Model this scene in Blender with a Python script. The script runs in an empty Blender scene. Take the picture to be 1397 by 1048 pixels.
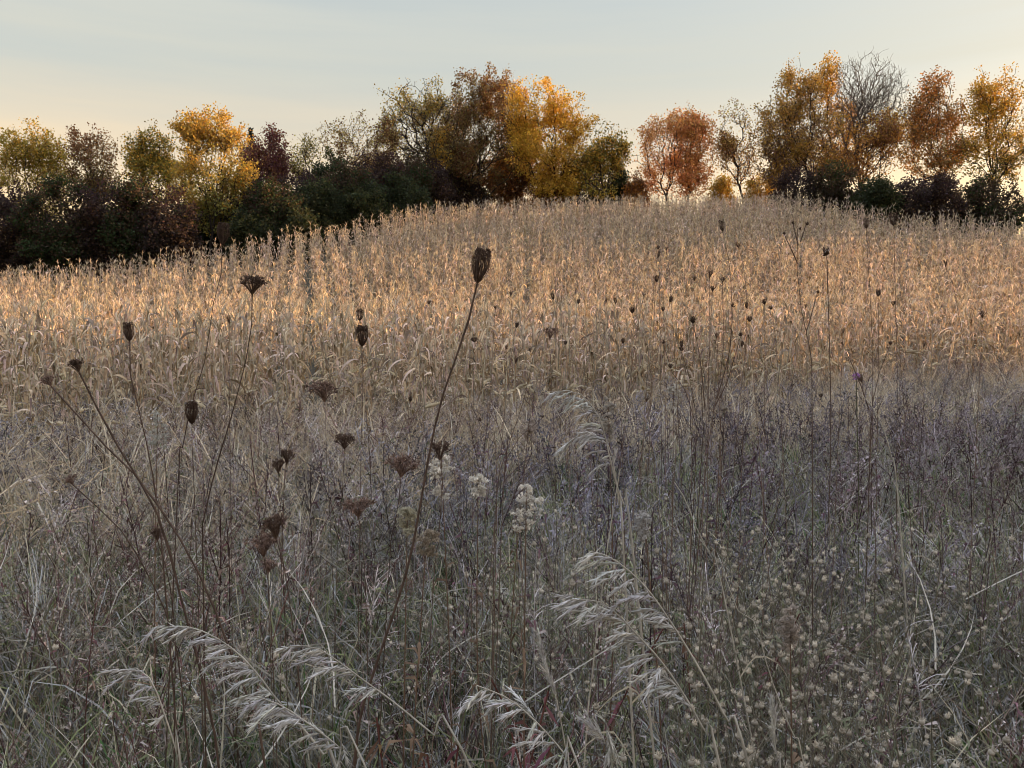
import bpy, math, numpy as np
from mathutils import noise as mnoise, Vector

SC = bpy.context.scene
COL = SC.collection
rng = np.random.default_rng(20231)
RAD = math.radians
CAM_H, F = 1.55, 1124.0
PITCH = math.atan((524 - 430) / F)
SUN_AZ, SUN_EL = RAD(80), RAD(9)

# ------------------------------------------------------------------ terrain
_YP = np.array([-300, -60, -20, 0, 8, 14, 22, 30, 40, 47, 52, 60, 75, 120, 400, 3000], float)
_ZP = np.array([6.0, 2.0, 0.6, 0, -.2, -.35, 0.0, 1.6, 4.3, 6.0, 6.5, 6.3, 4.0, -3.0, -9.0, -9.0], float)
_TP = np.array([-1.4, -.7, -.466, -.33, -.194, -.07, .144, .31, .466, .7, 1.4], float)
_LP = np.array([.34, .46, .63, .78, .88, .97, 1.02, 1.05, .96, .86, .7], float)


def smooth_interp(x, xp, fp):
    x = np.asarray(x, float)
    d = np.diff(fp) / np.diff(xp)
    m = np.zeros(len(xp)); m[1:-1] = np.where(d[:-1] * d[1:] > 0, 2 * d[:-1] * d[1:] / (d[:-1] + d[1:] + 1e-12), 0)
    m[0], m[-1] = d[0], d[-1]
    x = np.clip(x, xp[0], xp[-1])
    i = np.clip(np.searchsorted(xp, x) - 1, 0, len(xp) - 2)
    h = xp[i + 1] - xp[i]; t = (x - xp[i]) / h
    return ((1 + 2 * t) * (1 - t) ** 2 * fp[i] + t * (1 - t) ** 2 * h * m[i]
            + t * t * (3 - 2 * t) * fp[i + 1] + t * t * (t - 1) * h * m[i + 1])


def ground(x, y):
    x = np.asarray(x, float); y = np.asarray(y, float)
    z = smooth_interp(y, _YP, _ZP)
    t = x / np.maximum(y, 12.0)
    lat = smooth_interp(t, _TP, _LP)
    rise = (y > 22) & (y < 110)
    zz = np.where(rise & (z > 0), z * lat, z)
    return zz + .05 * np.sin(x * .7 + y * .4) * np.cos(y * .55 - x * .2)


def gz(x, y): return float(ground(x, y))


def at(px, py, d):
    """the point at depth d (metres ahead) that the photograph shows at pixel px, py"""
    u = (px - 698.5) / F; v = -(py - 524) / F
    fy = math.cos(PITCH) + v * math.sin(PITCH); fz = -math.sin(PITCH) + v * math.cos(PITCH)
    t = d / fy
    return np.array([u * t, d, CAM_H + fz * t])


# ------------------------------------------------------------------ geometry
class Geo:
    def __init__(s): s.v, s.f, s.c, s.n = [], [], [], 0

    def add(s, v, f, c):
        v = np.asarray(v, float).reshape(-1, 3); f = np.asarray(f, int).reshape(-1, 4)
        c = np.asarray(c, float)
        if c.ndim == 1: c = np.tile(c, (len(v), 1))
        s.v.append(v); s.f.append(f + s.n); s.c.append(c); s.n += len(v)

    def join(s, g, off=(0, 0, 0)):
        V, Fq, C = g.arr(); s.add(V + np.asarray(off), Fq, C)

    def arr(s):
        if not s.v: return np.zeros((0, 3)), np.zeros((0, 4), int), np.zeros((0, 3))
        return np.concatenate(s.v), np.concatenate(s.f), np.concatenate(s.c)


def unit(a):
    a = np.asarray(a, float)
    return a / np.maximum(np.linalg.norm(a, axis=-1, keepdims=True), 1e-9)


def ribbon(g, P, W, side, c):
    P = np.asarray(P, float); n = len(P); W = np.broadcast_to(np.asarray(W, float), (n,))
    S = np.broadcast_to(np.asarray(side, float), (n, 3)) * (W[:, None] * .5)
    v = np.empty((2 * n, 3)); v[0::2] = P - S; v[1::2] = P + S
    i = np.arange(n - 1) * 2
    c = np.asarray(c, float)
    if c.ndim == 2: c = np.repeat(c, 2, 0)
    g.add(v, np.stack([i, i + 1, i + 3, i + 2], 1), c)


def frames(P):
    T = unit(np.gradient(P, axis=0))
    ref = np.array([.31, .87, .12]) if abs(T[:, 2]).mean() > .6 else np.array([0.05, 0.1, 1.])
    A = unit(np.cross(T, ref)); B = np.cross(T, A)
    return T, A, B


def tube(g, P, R, c, k=5):
    P = np.asarray(P, float); n = len(P); R = np.broadcast_to(np.asarray(R, float), (n,))
    T, A, B = frames(P)
    a = np.arange(k) * 2 * math.pi / k
    v = P[:, None] + (A[:, None] * np.cos(a)[None, :, None] + B[:, None] * np.sin(a)[None, :, None]) * R[:, None, None]
    i = np.arange(n - 1)[:, None] * k + np.arange(k)[None]; j = np.arange(n - 1)[:, None] * k + (np.arange(k)[None] + 1) % k
    c = np.asarray(c, float)
    if c.ndim == 2: c = np.repeat(c, k, 0)
    g.add(v.reshape(-1, 3), np.stack([i, j, j + k, i + k], -1).reshape(-1, 4), c)


def spline(pts, n):
    P = np.asarray(pts, float)
    if len(P) == 2: return P[0] + (P[1] - P[0]) * np.linspace(0, 1, n)[:, None]
    d = np.r_[0, np.cumsum(np.linalg.norm(np.diff(P, axis=0), axis=1))]
    t = np.linspace(0, d[-1], n)
    Q = np.vstack([2 * P[0] - P[1], P, 2 * P[-1] - P[-2]])
    i = np.clip(np.searchsorted(d, t, side='right') - 1, 0, len(P) - 2)
    u = ((t - d[i]) / (d[i + 1] - d[i] + 1e-12))[:, None]
    p0, p1, p2, p3 = Q[i], Q[i + 1], Q[i + 2], Q[i + 3]
    return .5 * (2 * p1 + (p2 - p0) * u + (2 * p0 - 5 * p1 + 4 * p2 - p3) * u ** 2 + (3 * p1 - p0 - 3 * p2 + p3) * u ** 3)


def spindle(g, a, b, r, c, k=4):
    a = np.asarray(a, float); b = np.asarray(b, float)
    t = np.array([0, .25, .6, 1.])[:, None]
    tube(g, a + (b - a) * t, np.array([.25, 1, .8, .08]) * r, c, k)


def cards(g, centers, size, c, rs, aspect=1.0):
    """small leaf-shaped quads at random angles"""
    n = len(centers)
    if n == 0: return
    a = unit(rs.normal(size=(n, 3))); b = unit(np.cross(a, rs.normal(size=(n, 3))))
    size = np.broadcast_to(np.asarray(size, float), (n,))[:, None]
    a = a * size * .5; b = b * size * .5 * aspect
    v = np.stack([centers - a, centers + b - .15 * a, centers + a, centers - b - .15 * a], 1).reshape(-1, 3)
    c = np.asarray(c, float)
    if c.ndim == 1: c = np.tile(c, (n, 1))
    g.add(v, np.arange(4 * n).reshape(-1, 4), np.repeat(c, 4, 0))


def to_mesh(name, g):
    V, Q, C = g.arr() if isinstance(g, Geo) else g
    me = bpy.data.meshes.new(name)
    me.vertices.add(len(V)); me.vertices.foreach_set('co', V.astype(np.float32).ravel())
    me.loops.add(Q.size); me.loops.foreach_set('vertex_index', Q.astype(np.int32).ravel())
    me.polygons.add(len(Q)); me.polygons.foreach_set('loop_start', np.arange(0, Q.size, 4, dtype=np.int32))
    me.polygons.foreach_set('use_smooth', np.ones(len(Q), bool))
    at_ = me.attributes.new('tint', 'FLOAT_COLOR', 'POINT')
    at_.data.foreach_set('color', np.c_[np.clip(C, 0, 1), np.ones(len(C))].astype(np.float32).ravel())
    me.update(calc_edges=True)
    return me


def part(name, g, mat, parent=None, off=None, label=None):
    if off is not None:
        V, Q, C = g.arr() if isinstance(g, Geo) else g
        g = (V - np.asarray(off), Q, C)
    me = to_mesh(name, g); me.materials.append(mat)
    o = bpy.data.objects.new(name, me); COL.objects.link(o)
    if parent: o.parent = parent
    if label: o['label'] = label
    return o


def thing(name, label, cat, loc=(0, 0, 0), group=None, rz=0.):
    o = bpy.data.objects.new(name, None); o.empty_display_size = .05; COL.objects.link(o)
    o.location = [float(q) for q in loc]; o.rotation_euler.z = rz
    o['label'] = label; o['category'] = cat; o['kind'] = 'thing'
    if group: o['group'] = group
    return o


def dup(root, loc, rz=0., scale=1., label=None, group=None, tilt=(0, 0)):
    r = root.copy(); COL.objects.link(r)
    r.location = [float(q) for q in loc]; r.rotation_euler = (tilt[0], tilt[1], rz); r.scale = (scale,) * 3
    if label: r['label'] = label
    if group: r['group'] = group
    for ch in root.children:
        c = ch.copy(); COL.objects.link(c); c.parent = r
        for q in ch.children:
            d = q.copy(); COL.objects.link(d); d.parent = c
    return r


def scatter(protos, pos, rz, sc, tint, tilt=None, which=None):
    """merged arrays of many plants; protos are (V,Q,C)"""
    n = len(pos)
    if which is None: which = rng.integers(0, len(protos), n)
    VV, QQ, CC, base = [], [], [], 0
    for k, (V, Q, C) in enumerate(protos):
        idx = np.where(which == k)[0]
        if not len(idx): continue
        c, s = np.cos(rz[idx])[:, None], np.sin(rz[idx])[:, None]
        X = V[None, :, 0] * c - V[None, :, 1] * s; Y = V[None, :, 0] * s + V[None, :, 1] * c; Z = np.repeat(V[None, :, 2], len(idx), 0)
        if tilt is not None:
            X = X + Z * tilt[idx, 0:1]; Y = Y + Z * tilt[idx, 1:2]
        P = np.stack([X, Y, Z], -1) * sc[idx][:, None, None] + pos[idx][:, None]
        VV.append(P.reshape(-1, 3))
        QQ.append((Q[None] + (np.arange(len(idx)) * len(V))[:, None, None]).reshape(-1, 4) + base)
        CC.append((C[None] * tint[idx][:, None]).reshape(-1, 3)); base += len(V) * len(idx)
    return np.concatenate(VV), np.concatenate(QQ), np.concatenate(CC)


# ------------------------------------------------------------------ materials
def mat(name, transl=0., rough=.8, noise_scale=40., noise_amt=.25, spec=.06, obj_rand=0.):
    m = bpy.data.materials.new(name); m.use_nodes = True
    nt = m.node_tree; nt.nodes.clear(); L = nt.links.new
    out = nt.nodes.new('ShaderNodeOutputMaterial')
    a = nt.nodes.new('ShaderNodeAttribute'); a.attribute_name = 'tint'
    tc = nt.nodes.new('ShaderNodeTexCoord')
    nz = nt.nodes.new('ShaderNodeTexNoise'); nz.inputs['Scale'].default_value = noise_scale; nz.inputs['Detail'].default_value = 3
    L(tc.outputs['Object'], nz.inputs['Vector'])
    mr = nt.nodes.new('ShaderNodeMapRange'); mr.inputs['From Min'].default_value = .3; mr.inputs['From Max'].default_value = .7
    mr.inputs['To Min'].default_value = 1 - noise_amt; mr.inputs['To Max'].default_value = 1 + noise_amt
    L(nz.outputs['Fac'], mr.inputs['Value'])
    val = mr.outputs['Result']
    if obj_rand:
        oi = nt.nodes.new('ShaderNodeObjectInfo'); m2 = nt.nodes.new('ShaderNodeMapRange')
        m2.inputs['To Min'].default_value = 1 - obj_rand; m2.inputs['To Max'].default_value = 1 + obj_rand
        L(oi.outputs['Random'], m2.inputs['Value'])
        mm = nt.nodes.new('ShaderNodeMath'); mm.operation = 'MULTIPLY'
        L(val, mm.inputs[0]); L(m2.outputs['Result'], mm.inputs[1]); val = mm.outputs[0]
    vm = nt.nodes.new('ShaderNodeVectorMath'); vm.operation = 'SCALE'
    L(a.outputs['Color'], vm.inputs[0]); L(val, vm.inputs['Scale'])
    p = nt.nodes.new('ShaderNodeBsdfPrincipled')
    p.inputs['Roughness'].default_value = rough; p.inputs['Specular IOR Level'].default_value = spec
    L(vm.outputs[0], p.inputs['Base Color'])
    sh = p.outputs[0]
    if transl:
        t = nt.nodes.new('ShaderNodeBsdfTranslucent'); L(vm.outputs[0], t.inputs['Color'])
        mx = nt.nodes.new('ShaderNodeMixShader'); mx.inputs['Fac'].default_value = transl
        L(sh, mx.inputs[1]); L(t.outputs[0], mx.inputs[2]); sh = mx.outputs[0]
    L(sh, out.inputs['Surface'])
    return m


M_LEAF = mat('autumn_leaf', .4, .7, 3, .25)
M_BARK = mat('bark', 0, .9, 8, .35)
M_CORN = mat('dry_corn_leaf', .3, .75, 9, .3, obj_rand=.18)
M_CORNS = mat('dry_corn_stalk', 0, .8, 14, .3, obj_rand=.18)
M_GRASS = mat('dry_grass', .25, .75, 25, .3)
M_WEED = mat('withered_weed', .1, .85, 25, .3)
M_HEAD = mat('brown_seed_head', .05, .9, 120, .35)
M_STEM = mat('dry_stem', 0, .8, 60, .35)
M_PLUME = mat('pale_panicle', .35, .75, 120, .2)
M_FLUFF = mat('seed_fluff', .35, .9, 90, .2)


def ground_mat():
    m = bpy.data.materials.new('field_soil'); m.use_nodes = True
    nt = m.node_tree; L = nt.links.new; p = nt.nodes['Principled BSDF']; p.inputs['Roughness'].default_value = .95
    tc = nt.nodes.new('ShaderNodeTexCoord')
    n1 = nt.nodes.new('ShaderNodeTexNoise'); n1.inputs['Scale'].default_value = 6; n1.inputs['Detail'].default_value = 8
    n2 = nt.nodes.new('ShaderNodeTexNoise'); n2.inputs['Scale'].default_value = .35; n2.inputs['Detail'].default_value = 5
    r1 = nt.nodes.new('ShaderNodeValToRGB'); e = r1.color_ramp.elements
    e[0].position = .35; e[0].color = (.03, .024, .018, 1); e[1].position = .7; e[1].color = (.16, .12, .08, 1)
    r2 = nt.nodes.new('ShaderNodeValToRGB'); e = r2.color_ramp.elements
    e[0].position = .4; e[0].color = (.05, .055, .025, 1); e[1].position = .65; e[1].color = (.12, .09, .06, 1)
    L(tc.outputs['Object'], n1.inputs['Vector']); L(tc.outputs['Object'], n2.inputs['Vector'])
    L(n1.outputs['Fac'], r1.inputs['Fac']); L(n2.outputs['Fac'], r2.inputs['Fac'])
    mx = nt.nodes.new('ShaderNodeMix'); mx.data_type = 'RGBA'; mx.inputs['Factor'].default_value = .5
    L(r1.outputs[0], mx.inputs['A']); L(r2.outputs[0], mx.inputs['B']); L(mx.outputs['Result'], p.inputs['Base Color'])
    b = nt.nodes.new('ShaderNodeBump'); b.inputs['Strength'].default_value = .6; b.inputs['Distance'].default_value = .05
    L(n1.outputs['Fac'], b.inputs['Height']); L(b.outputs[0], p.inputs['Normal'])
    return m


# ------------------------------------------------------------------ ground sheet
def build_ground():
    xs = np.unique(np.r_[np.linspace(-80, 80, 161), np.geomspace(80, 2500, 26), -np.geomspace(80, 2500, 26)])
    ys = np.unique(np.r_[np.linspace(-60, 110, 171), np.geomspace(110, 3000, 26), -np.geomspace(60, 2500, 16)])
    X, Y = np.meshgrid(xs, ys)
    V = np.stack([X, Y, ground(X, Y)], -1).reshape(-1, 3)
    nx, ny = len(xs), len(ys)
    i = (np.arange(ny - 1)[:, None] * nx + np.arange(nx - 1)[None]).ravel()
    Q = np.stack([i, i + 1, i + nx + 1, i + nx], 1)
    o = part('ground', (V, Q, np.full((len(V), 3), .1)), ground_mat())
    o['kind'] = 'structure'; o['label'] = 'brown soil of the meadow and the hill under the corn'


build_ground()


# ------------------------------------------------------------------ corn
def corn_proto(rs):
    h = rs.uniform(1.6, 2.15)
    st, lv, ta, ea = Geo(), Geo(), Geo(), Geo()
    lean = rs.normal(0, .06, 2)
    t = np.linspace(0, 1, 7)
    P = np.stack([lean[0] * t ** 2 * h, lean[1] * t ** 2 * h, h * t], 1)
    base = np.array([.36, .315, .23]) * rs.uniform(.8, 1.2)
    tube(st, P, .013 - .009 * t, base[None] * np.linspace(.8, 1.1, 7)[:, None], 5)
    az = rs.uniform(0, 6.28)
    nl = rs.integers(14, 20)
    for i in range(nl):
        f = .1 + .86 * (i + rs.uniform(-.2, .2)) / nl
        p0 = np.array([np.interp(f, t, P[:, k]) for k in range(3)])
        a = az + math.pi * i + rs.normal(0, .4)
        Ls = rs.uniform(.3, .56) * (1 - .35 * max(0, f - .6) / .4)
        n = 8; s = np.linspace(0, 1, n)
        e0 = rs.uniform(1.0, 1.5); drop = rs.uniform(2.4, 3.1)
        if rs.random() < .45: e = e0 - drop * (s > rs.uniform(.15, .4)) * .95 - .25 * s     # snapped leaf
        else: e = e0 - drop * s ** rs.uniform(.3, .75)
        e = np.maximum(e, -1.65)
        aa = a + rs.normal(0, .5) * s
        D = np.stack([np.cos(aa) * np.cos(e), np.sin(aa) * np.cos(e), np.sin(e)], 1)
        Q = p0 + np.r_[np.zeros((1, 3)), np.cumsum(D[:-1] * Ls / (n - 1), 0)]
        tw = rs.normal(0, 1.3) * s ** 1.3 + rs.normal(0, .3)
        H = np.stack([-np.sin(aa), np.cos(aa), 0 * aa], 1); U = np.cross(D, H)
        S = H * np.cos(tw)[:, None] + U * np.sin(tw)[:, None]
        w = rs.uniform(.024, .044) * np.array([.6, .95, 1, .95, .85, .65, .4, .06])
        col = np.array([.46, .355, .265]) * rs.uniform(.5, 1.4) * np.array([1, rs.uniform(.92, 1.03), rs.uniform(.8, 1.1)])
        if rs.random() < .22: col = np.array([.30, .21, .125]) * rs.uniform(.7, 1.2)
        ribbon(lv, Q, w, S, col[None] * np.linspace(.9, 1.1, n)[:, None])
    top = P[-1]
    for i in range(rs.integers(5, 9)):
        a = rs.uniform(0, 6.28); sp = rs.uniform(.1, .55); Ls = rs.uniform(.16, .3)
        s = np.linspace(0, 1, 5)
        e = math.pi / 2 - sp - s * rs.uniform(.3, 1.6)
        D = np.stack([np.cos(a) * np.cos(e), np.sin(a) * np.cos(e), np.sin(e)], 1)
        Q = top - [0, 0, .03] + np.r_[np.zeros((1, 3)), np.cumsum(D[:-1] * Ls / 4, 0)]
        ribbon(ta, Q, [.006, .013, .013, .011, .004], [math.sin(a + .6), -math.cos(a + .6), .2], np.array([.42, .34, .24]) * rs.uniform(.8, 1.2))
    f = rs.uniform(.42, .52); p0 = np.array([np.interp(f, t, P[:, k]) for k in range(3)]); a = az + rs.uniform(0, 6.28)
    dn = rs.uniform(-.6, .8)
    d = np.array([math.cos(a) * .7, math.sin(a) * .7, dn]); d = d / np.linalg.norm(d)
    s = np.linspace(0, 1, 6)
    tube(ea, p0 + d * .24 * s[:, None], np.array([.012, .024, .027, .024, .015, .003]), np.array([.5, .41, .27]), 6)
    for i in range(4):
        b = rs.uniform(0, 6.28); q = p0 + d * .06
        o = np.array([math.cos(b), math.sin(b), rs.uniform(-.6, .3)]) * .035
        ribbon(ea, [q, q + d * .08 + o, q + d * .16 + o * 1.6, q + d * .2 + o * 2.4], [.03, .04, .028, .004], unit(np.cross(d, o)), np.array([.56, .47, .33]) * rs.uniform(.8, 1.1))
    return dict(stalk=st, leaves=lv, tassel=ta, ear=ea)


def corn_front(x): return 8.3 + .8 * np.clip(x + 4, 0, 14) + .5 * np.sin(x * .9) + .35 * np.sin(x * 2.3 + 1)


def corn_back(x, y):
    t = x / np.maximum(y, 1)
    return np.interp(t, [-.8, -.466, -.3, -.194, -.07, .144, .31, .38, .466, .8], [36, 37, 39.5, 43, 50, 54, 52, 46, 44, 44])


def build_corn():
    rs = np.random.default_rng(5)
    protos = [corn_proto(rs) for _ in range(9)]
    th = RAD(14)                                   # the rows run away from the viewer, a little to the left
    us = np.arange(-60, 70, .72); pts = []
    for u in us:
        v = np.arange(0, 75, .13) + rs.uniform(0, .13); v = v[rs.random(len(v)) > .2]
        v = v + rs.normal(0, .04, len(v)); uu = u + rs.normal(0, .05, len(v))
        pts.append(np.stack([uu * math.cos(th) - v * math.sin(th), uu * math.sin(th) + v * math.cos(th)], 1))
    p = np.concatenate(pts); x, y = p[:, 0], p[:, 1]
    keep = (y > corn_front(x) + np.abs(rs.normal(0, .9, len(x))) * np.sign(rs.normal(-.2, 1, len(x)))) & (y < corn_back(x, y)) & (np.abs(x) < .74 * y + 1.5)
    p = p[keep]; x, y = p[:, 0], p[:, 1]
    # thin the hidden depth of the field a little
    dens = np.interp(y, [15, 22, 30, 55], [1, .95, .85, .8]); p = p[rs.random(len(p)) < dens]
    x, y = p[:, 0], p[:, 1]
    inview = np.abs(x) < .615 * y
    dd = np.where(inview, y - corn_front(x) + .12 * y, 1e6)
    order = np.argsort(dd); near = order[:300]; rest = order[300:]
    mats = dict(stalk=M_CORNS, leaves=M_CORN, tassel=M_CORNS, ear=M_CORN)
    lab = 'withered tan corn plant standing in the front rows of the field'
    grp = 'withered corn plants in the front rows of the field'
    roots = []
    first = []
    for k, i in enumerate(near):
        loc = (x[i], y[i], gz(x[i], y[i]) - .02)
        if k < len(protos):
            r = thing('corn_plant', lab, 'corn', loc, grp)
            for nm, g in protos[k].items(): part(nm, g, mats[nm], r)
            first.append(r)
        else:
            r = dup(first[int(rs.integers(0, len(first)))], loc)
        s = rs.uniform(.72, 1.05) * float(np.interp(y[i], [7, 13], [.7, 1.])) ; r.scale = (s, s, s)
        r.rotation_euler = (rs.normal(0, .1), rs.normal(0, .1), rs.uniform(0, 6.28))
    arrs = []
    for pr in protos:
        g = Geo(); [g.join(q) for q in pr.values()]; arrs.append(g.arr())
    n = len(rest); X, Y = x[rest], y[rest]
    tint = rs.uniform(.8, 1.2, (n, 1)) * np.stack([np.ones(n), rs.uniform(.95, 1.03, n), rs.uniform(.88, 1.08, n)], 1)
    o = part('corn', scatter(arrs, np.stack([X, Y, ground(X, Y) - .02], 1), rs.uniform(0, 6.28, n), rs.uniform(.76, 1.02, n), tint, rs.normal(0, .08, (n, 2))), M_CORN)
    o['kind'] = 'stuff'; o['label'] = 'withered corn covering the hill behind its front rows'
    print('corn rest', n)


build_corn()


# ------------------------------------------------------------------ trees
def grow(rs, attr, base, first_dir, step, trunk_len, trunk_n=1, spread=.3, bf=.55):
    """branches as a spanning tree that favours short ways back to the root: nodes, parents"""
    N, PA, PL = [], [], []
    for k in range(trunk_n):
        b = base + np.array([rs.normal(0, .04), rs.normal(0, .04), 0]) * (trunk_n > 1)
        a = rs.uniform(0, 6.28); d = unit(first_dir + np.array([math.cos(a), math.sin(a), 0]) * spread * (trunk_n > 1))
        N.append(b); PA.append(-1); PL.append(0.)
        for i in range(max(1, int(trunk_len / step))):
            d = unit(d + rs.normal(0, .05, 3)); N.append(N[-1] + d * step); PA.append(len(N) - 2); PL.append(PL[-1] + step)
    A = attr; left = np.arange(len(A))
    D = np.linalg.norm(A[:, None] - np.array(N)[None], axis=2) + bf * np.array(PL)[None]
    best, bp = D.min(1), D.argmin(1)
    while len(left):
        i = best.argmin(); p = bp[i]; q = A[left[i]]; L = np.linalg.norm(q - N[p])
        m = int(L / (step * 1.3)); par = p; d0 = N[p]
        bow = rs.normal(0, .05, 3) * L + np.array([0, 0, -.08 * L])
        for j in range(1, m + 1):
            f = j / (m + 1); N.append(d0 + (q - d0) * f + bow * 4 * f * (1 - f)); PA.append(par); PL.append(PL[par] + L / (m + 1)); par = len(N) - 1
        N.append(q); PA.append(par); PL.append(PL[par] + L / (m + 1))
        left = np.delete(left, i); best = np.delete(best, i); bp = np.delete(bp, i)
        if len(left):
            for t in range(len(N) - m - 1, len(N)):
                c = np.linalg.norm(A[left] - N[t], axis=1) + bf * PL[t]
                u = c < best; best[u] = c[u]; bp[u] = t
    return np.array(N), np.array(PA)


def branch_mesh(g, N, PA, r_tip, col, expo=2.5, k=4):
    n = len(N); kids = np.zeros(n, int); w = np.zeros(n)
    for i in range(n):
        if PA[i] >= 0: kids[PA[i]] += 1
    w[kids == 0] = r_tip ** expo
    for i in range(n - 1, -1, -1):
        if PA[i] >= 0: w[PA[i]] += w[i]
    r = w ** (1 / expo)
    idx = np.where(PA >= 0)[0]; a, b = N[PA[idx]], N[idx]; ra = np.minimum(r[PA[idx]], r[idx] * 1.5); rb = r[idx]
    T = unit(b - a); A = unit(np.cross(T, np.array([.3, .9, .2]))); B = np.cross(T, A)
    an = np.arange(k) * 2 * math.pi / k
    ring = A[:, None] * np.cos(an)[None, :, None] + B[:, None] * np.sin(an)[None, :, None]
    V = np.concatenate([a[:, None] + ring * ra[:, None, None], (b + T * .02)[:, None] + ring * rb[:, None, None]], 1)
    m = len(idx); o = (np.arange(m) * 2 * k)[:, None]; i = np.arange(k)[None]; j = (i + 1) % k
    Q = np.stack([o + i, o + j, o + j + k, o + i + k], -1).reshape(-1, 4)
    g.add(V.reshape(-1, 3), Q, np.asarray(col))
    return r, kids


def make_tree(name, label, lobes, d, base_px, col, seed, density=14, leaf=.125, sparse=.35, natt=420, trunk_n=1, spread=.35, trunk_len=1.2,
              bark=(.045, .036, .03), step=.32, r_tip=.009, group=None, cat='tree', depth=.75, spreadl=.17, base_z=None, twigs=0):
    """lobes: ellipses in the photograph's pixels (cx, cy, rx, ry) at distance d; col(rs, h, n) gives leaf colours"""
    rs = np.random.default_rng(seed)
    bx = (base_px - 698.5) / F * d
    bz = gz(bx, d) if base_z is None else base_z
    base = np.array([bx, d, bz])
    A = []
    area = np.array([l[2] * l[3] for l in lobes], float); area /= area.sum()
    for (cx, cy, rx, ry), f in zip(lobes, area):
        n = max(14, int(natt * 1.9 * f)); rx, ry = rx * (1.1 if cat == 'shrub' else 1.22), ry * 1.07
        c = at(cx, cy, d); sx, sz = rx / F * d, ry / F * d; sy = depth * sx
        k = int(rs.integers(10, 15))
        sub = unit(rs.normal(size=(k, 3))) * (rs.random((k, 1)) ** .4) * .78; sr = rs.uniform(.26, .5, k)
        pick = rs.choice(k, n, p=sr ** 2 / (sr ** 2).sum())
        q = sub[pick] + unit(rs.normal(size=(n, 3))) * (rs.random((n, 1)) ** .42) * sr[pick][:, None] * rs.uniform(.8, 1.25, (n, 1))
        full = rs.random(n) < (1. if cat == 'shrub' else .3)
        q = np.where(full[:, None], unit(rs.normal(size=(n, 3))) * (rs.random((n, 1)) ** .42), q)
        A.append(c + q * [sx, sy, sz])
    A = np.concatenate(A)
    A = A[A[:, 2] > bz + .3]
    nf = np.array([mnoise.noise(Vector((p[0] * .8 + seed, p[1] * .8, p[2] * .8))) for p in A])
    A = A[nf > np.quantile(nf, sparse * .4)]
    N, PA = grow(rs, A, base, np.array([0, 0, 1.]), step, trunk_len, trunk_n, spread)
    if twigs:
        kids = np.bincount(PA[PA >= 0], minlength=len(N)); ends = np.where((kids < 2) & (N[:, 2] > bz + trunk_len + .5))[0]
        n0 = len(N); N[n0 // 12:] += rs.normal(0, .045, (n0 - n0 // 12, 3))
        src = np.repeat(ends, twigs); d1 = unit(N[src] - N[PA[src]] + rs.normal(0, .55, (len(src), 3)) + [0, 0, .25]); L1 = rs.uniform(.15, .32, (len(src), 1))
        m1 = N[src] + d1 * L1; m2 = m1 + unit(d1 + rs.normal(0, .4, d1.shape)) * L1
        N = np.vstack([N, m1, m2]); PA = np.r_[PA, src, n0 + np.arange(len(src))]
    root = thing(name, label, cat, base, group)
    g = Geo(); r, kids = branch_mesh(g, N, PA, r_tip, np.array(bark))
    part('trunk', g, M_BARK, root, base)
    lg = Geo()
    tw = np.where(r < r_tip * 6.5)[0]
    tw = tw[N[tw, 2] > bz + .25]
    if density > 0 and len(tw):
        nz = np.array([mnoise.noise(Vector((p[0] * .55, p[1] * .55 + seed, p[2] * .55))) for p in N[tw]])
        q = np.clip((nz + .75 - sparse * .8) * 1.7, 0.12, 1.7)
        cnt = rs.poisson(density * 1.15 * q)
        ci = np.repeat(tw, cnt)
        P = N[ci] + rs.normal(0, spreadl, (len(ci), 3)) * [1, 1, .8]
        zmin, zmax = A[:, 2].min(), A[:, 2].max()
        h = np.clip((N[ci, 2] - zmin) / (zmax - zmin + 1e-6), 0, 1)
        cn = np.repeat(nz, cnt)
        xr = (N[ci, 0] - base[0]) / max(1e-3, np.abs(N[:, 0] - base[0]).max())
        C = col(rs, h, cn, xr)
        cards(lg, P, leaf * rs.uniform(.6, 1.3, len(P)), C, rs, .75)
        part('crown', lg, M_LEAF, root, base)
    return root


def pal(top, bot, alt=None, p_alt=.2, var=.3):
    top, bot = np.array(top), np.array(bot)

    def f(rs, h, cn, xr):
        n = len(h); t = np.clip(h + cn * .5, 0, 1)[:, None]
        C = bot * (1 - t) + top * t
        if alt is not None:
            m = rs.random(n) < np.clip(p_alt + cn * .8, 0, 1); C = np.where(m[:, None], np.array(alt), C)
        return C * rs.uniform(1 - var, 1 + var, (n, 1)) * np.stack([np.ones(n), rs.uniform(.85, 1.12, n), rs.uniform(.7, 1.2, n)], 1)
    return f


OLIVE, YGREEN, YELLOW = (.14, .125, .04), (.30, .235, .05), (.50, .30, .05)
ORANGE, RUST, RED, GOLD = (.46, .20, .05), (.25, .125, .06), (.17, .06, .055), (.62, .34, .04)
BROWN, DKGREEN, PURP, PALE = (.17, .09, .045), (.035, .05, .022), (.09, .05, .05), (.42, .33, .12)


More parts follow.
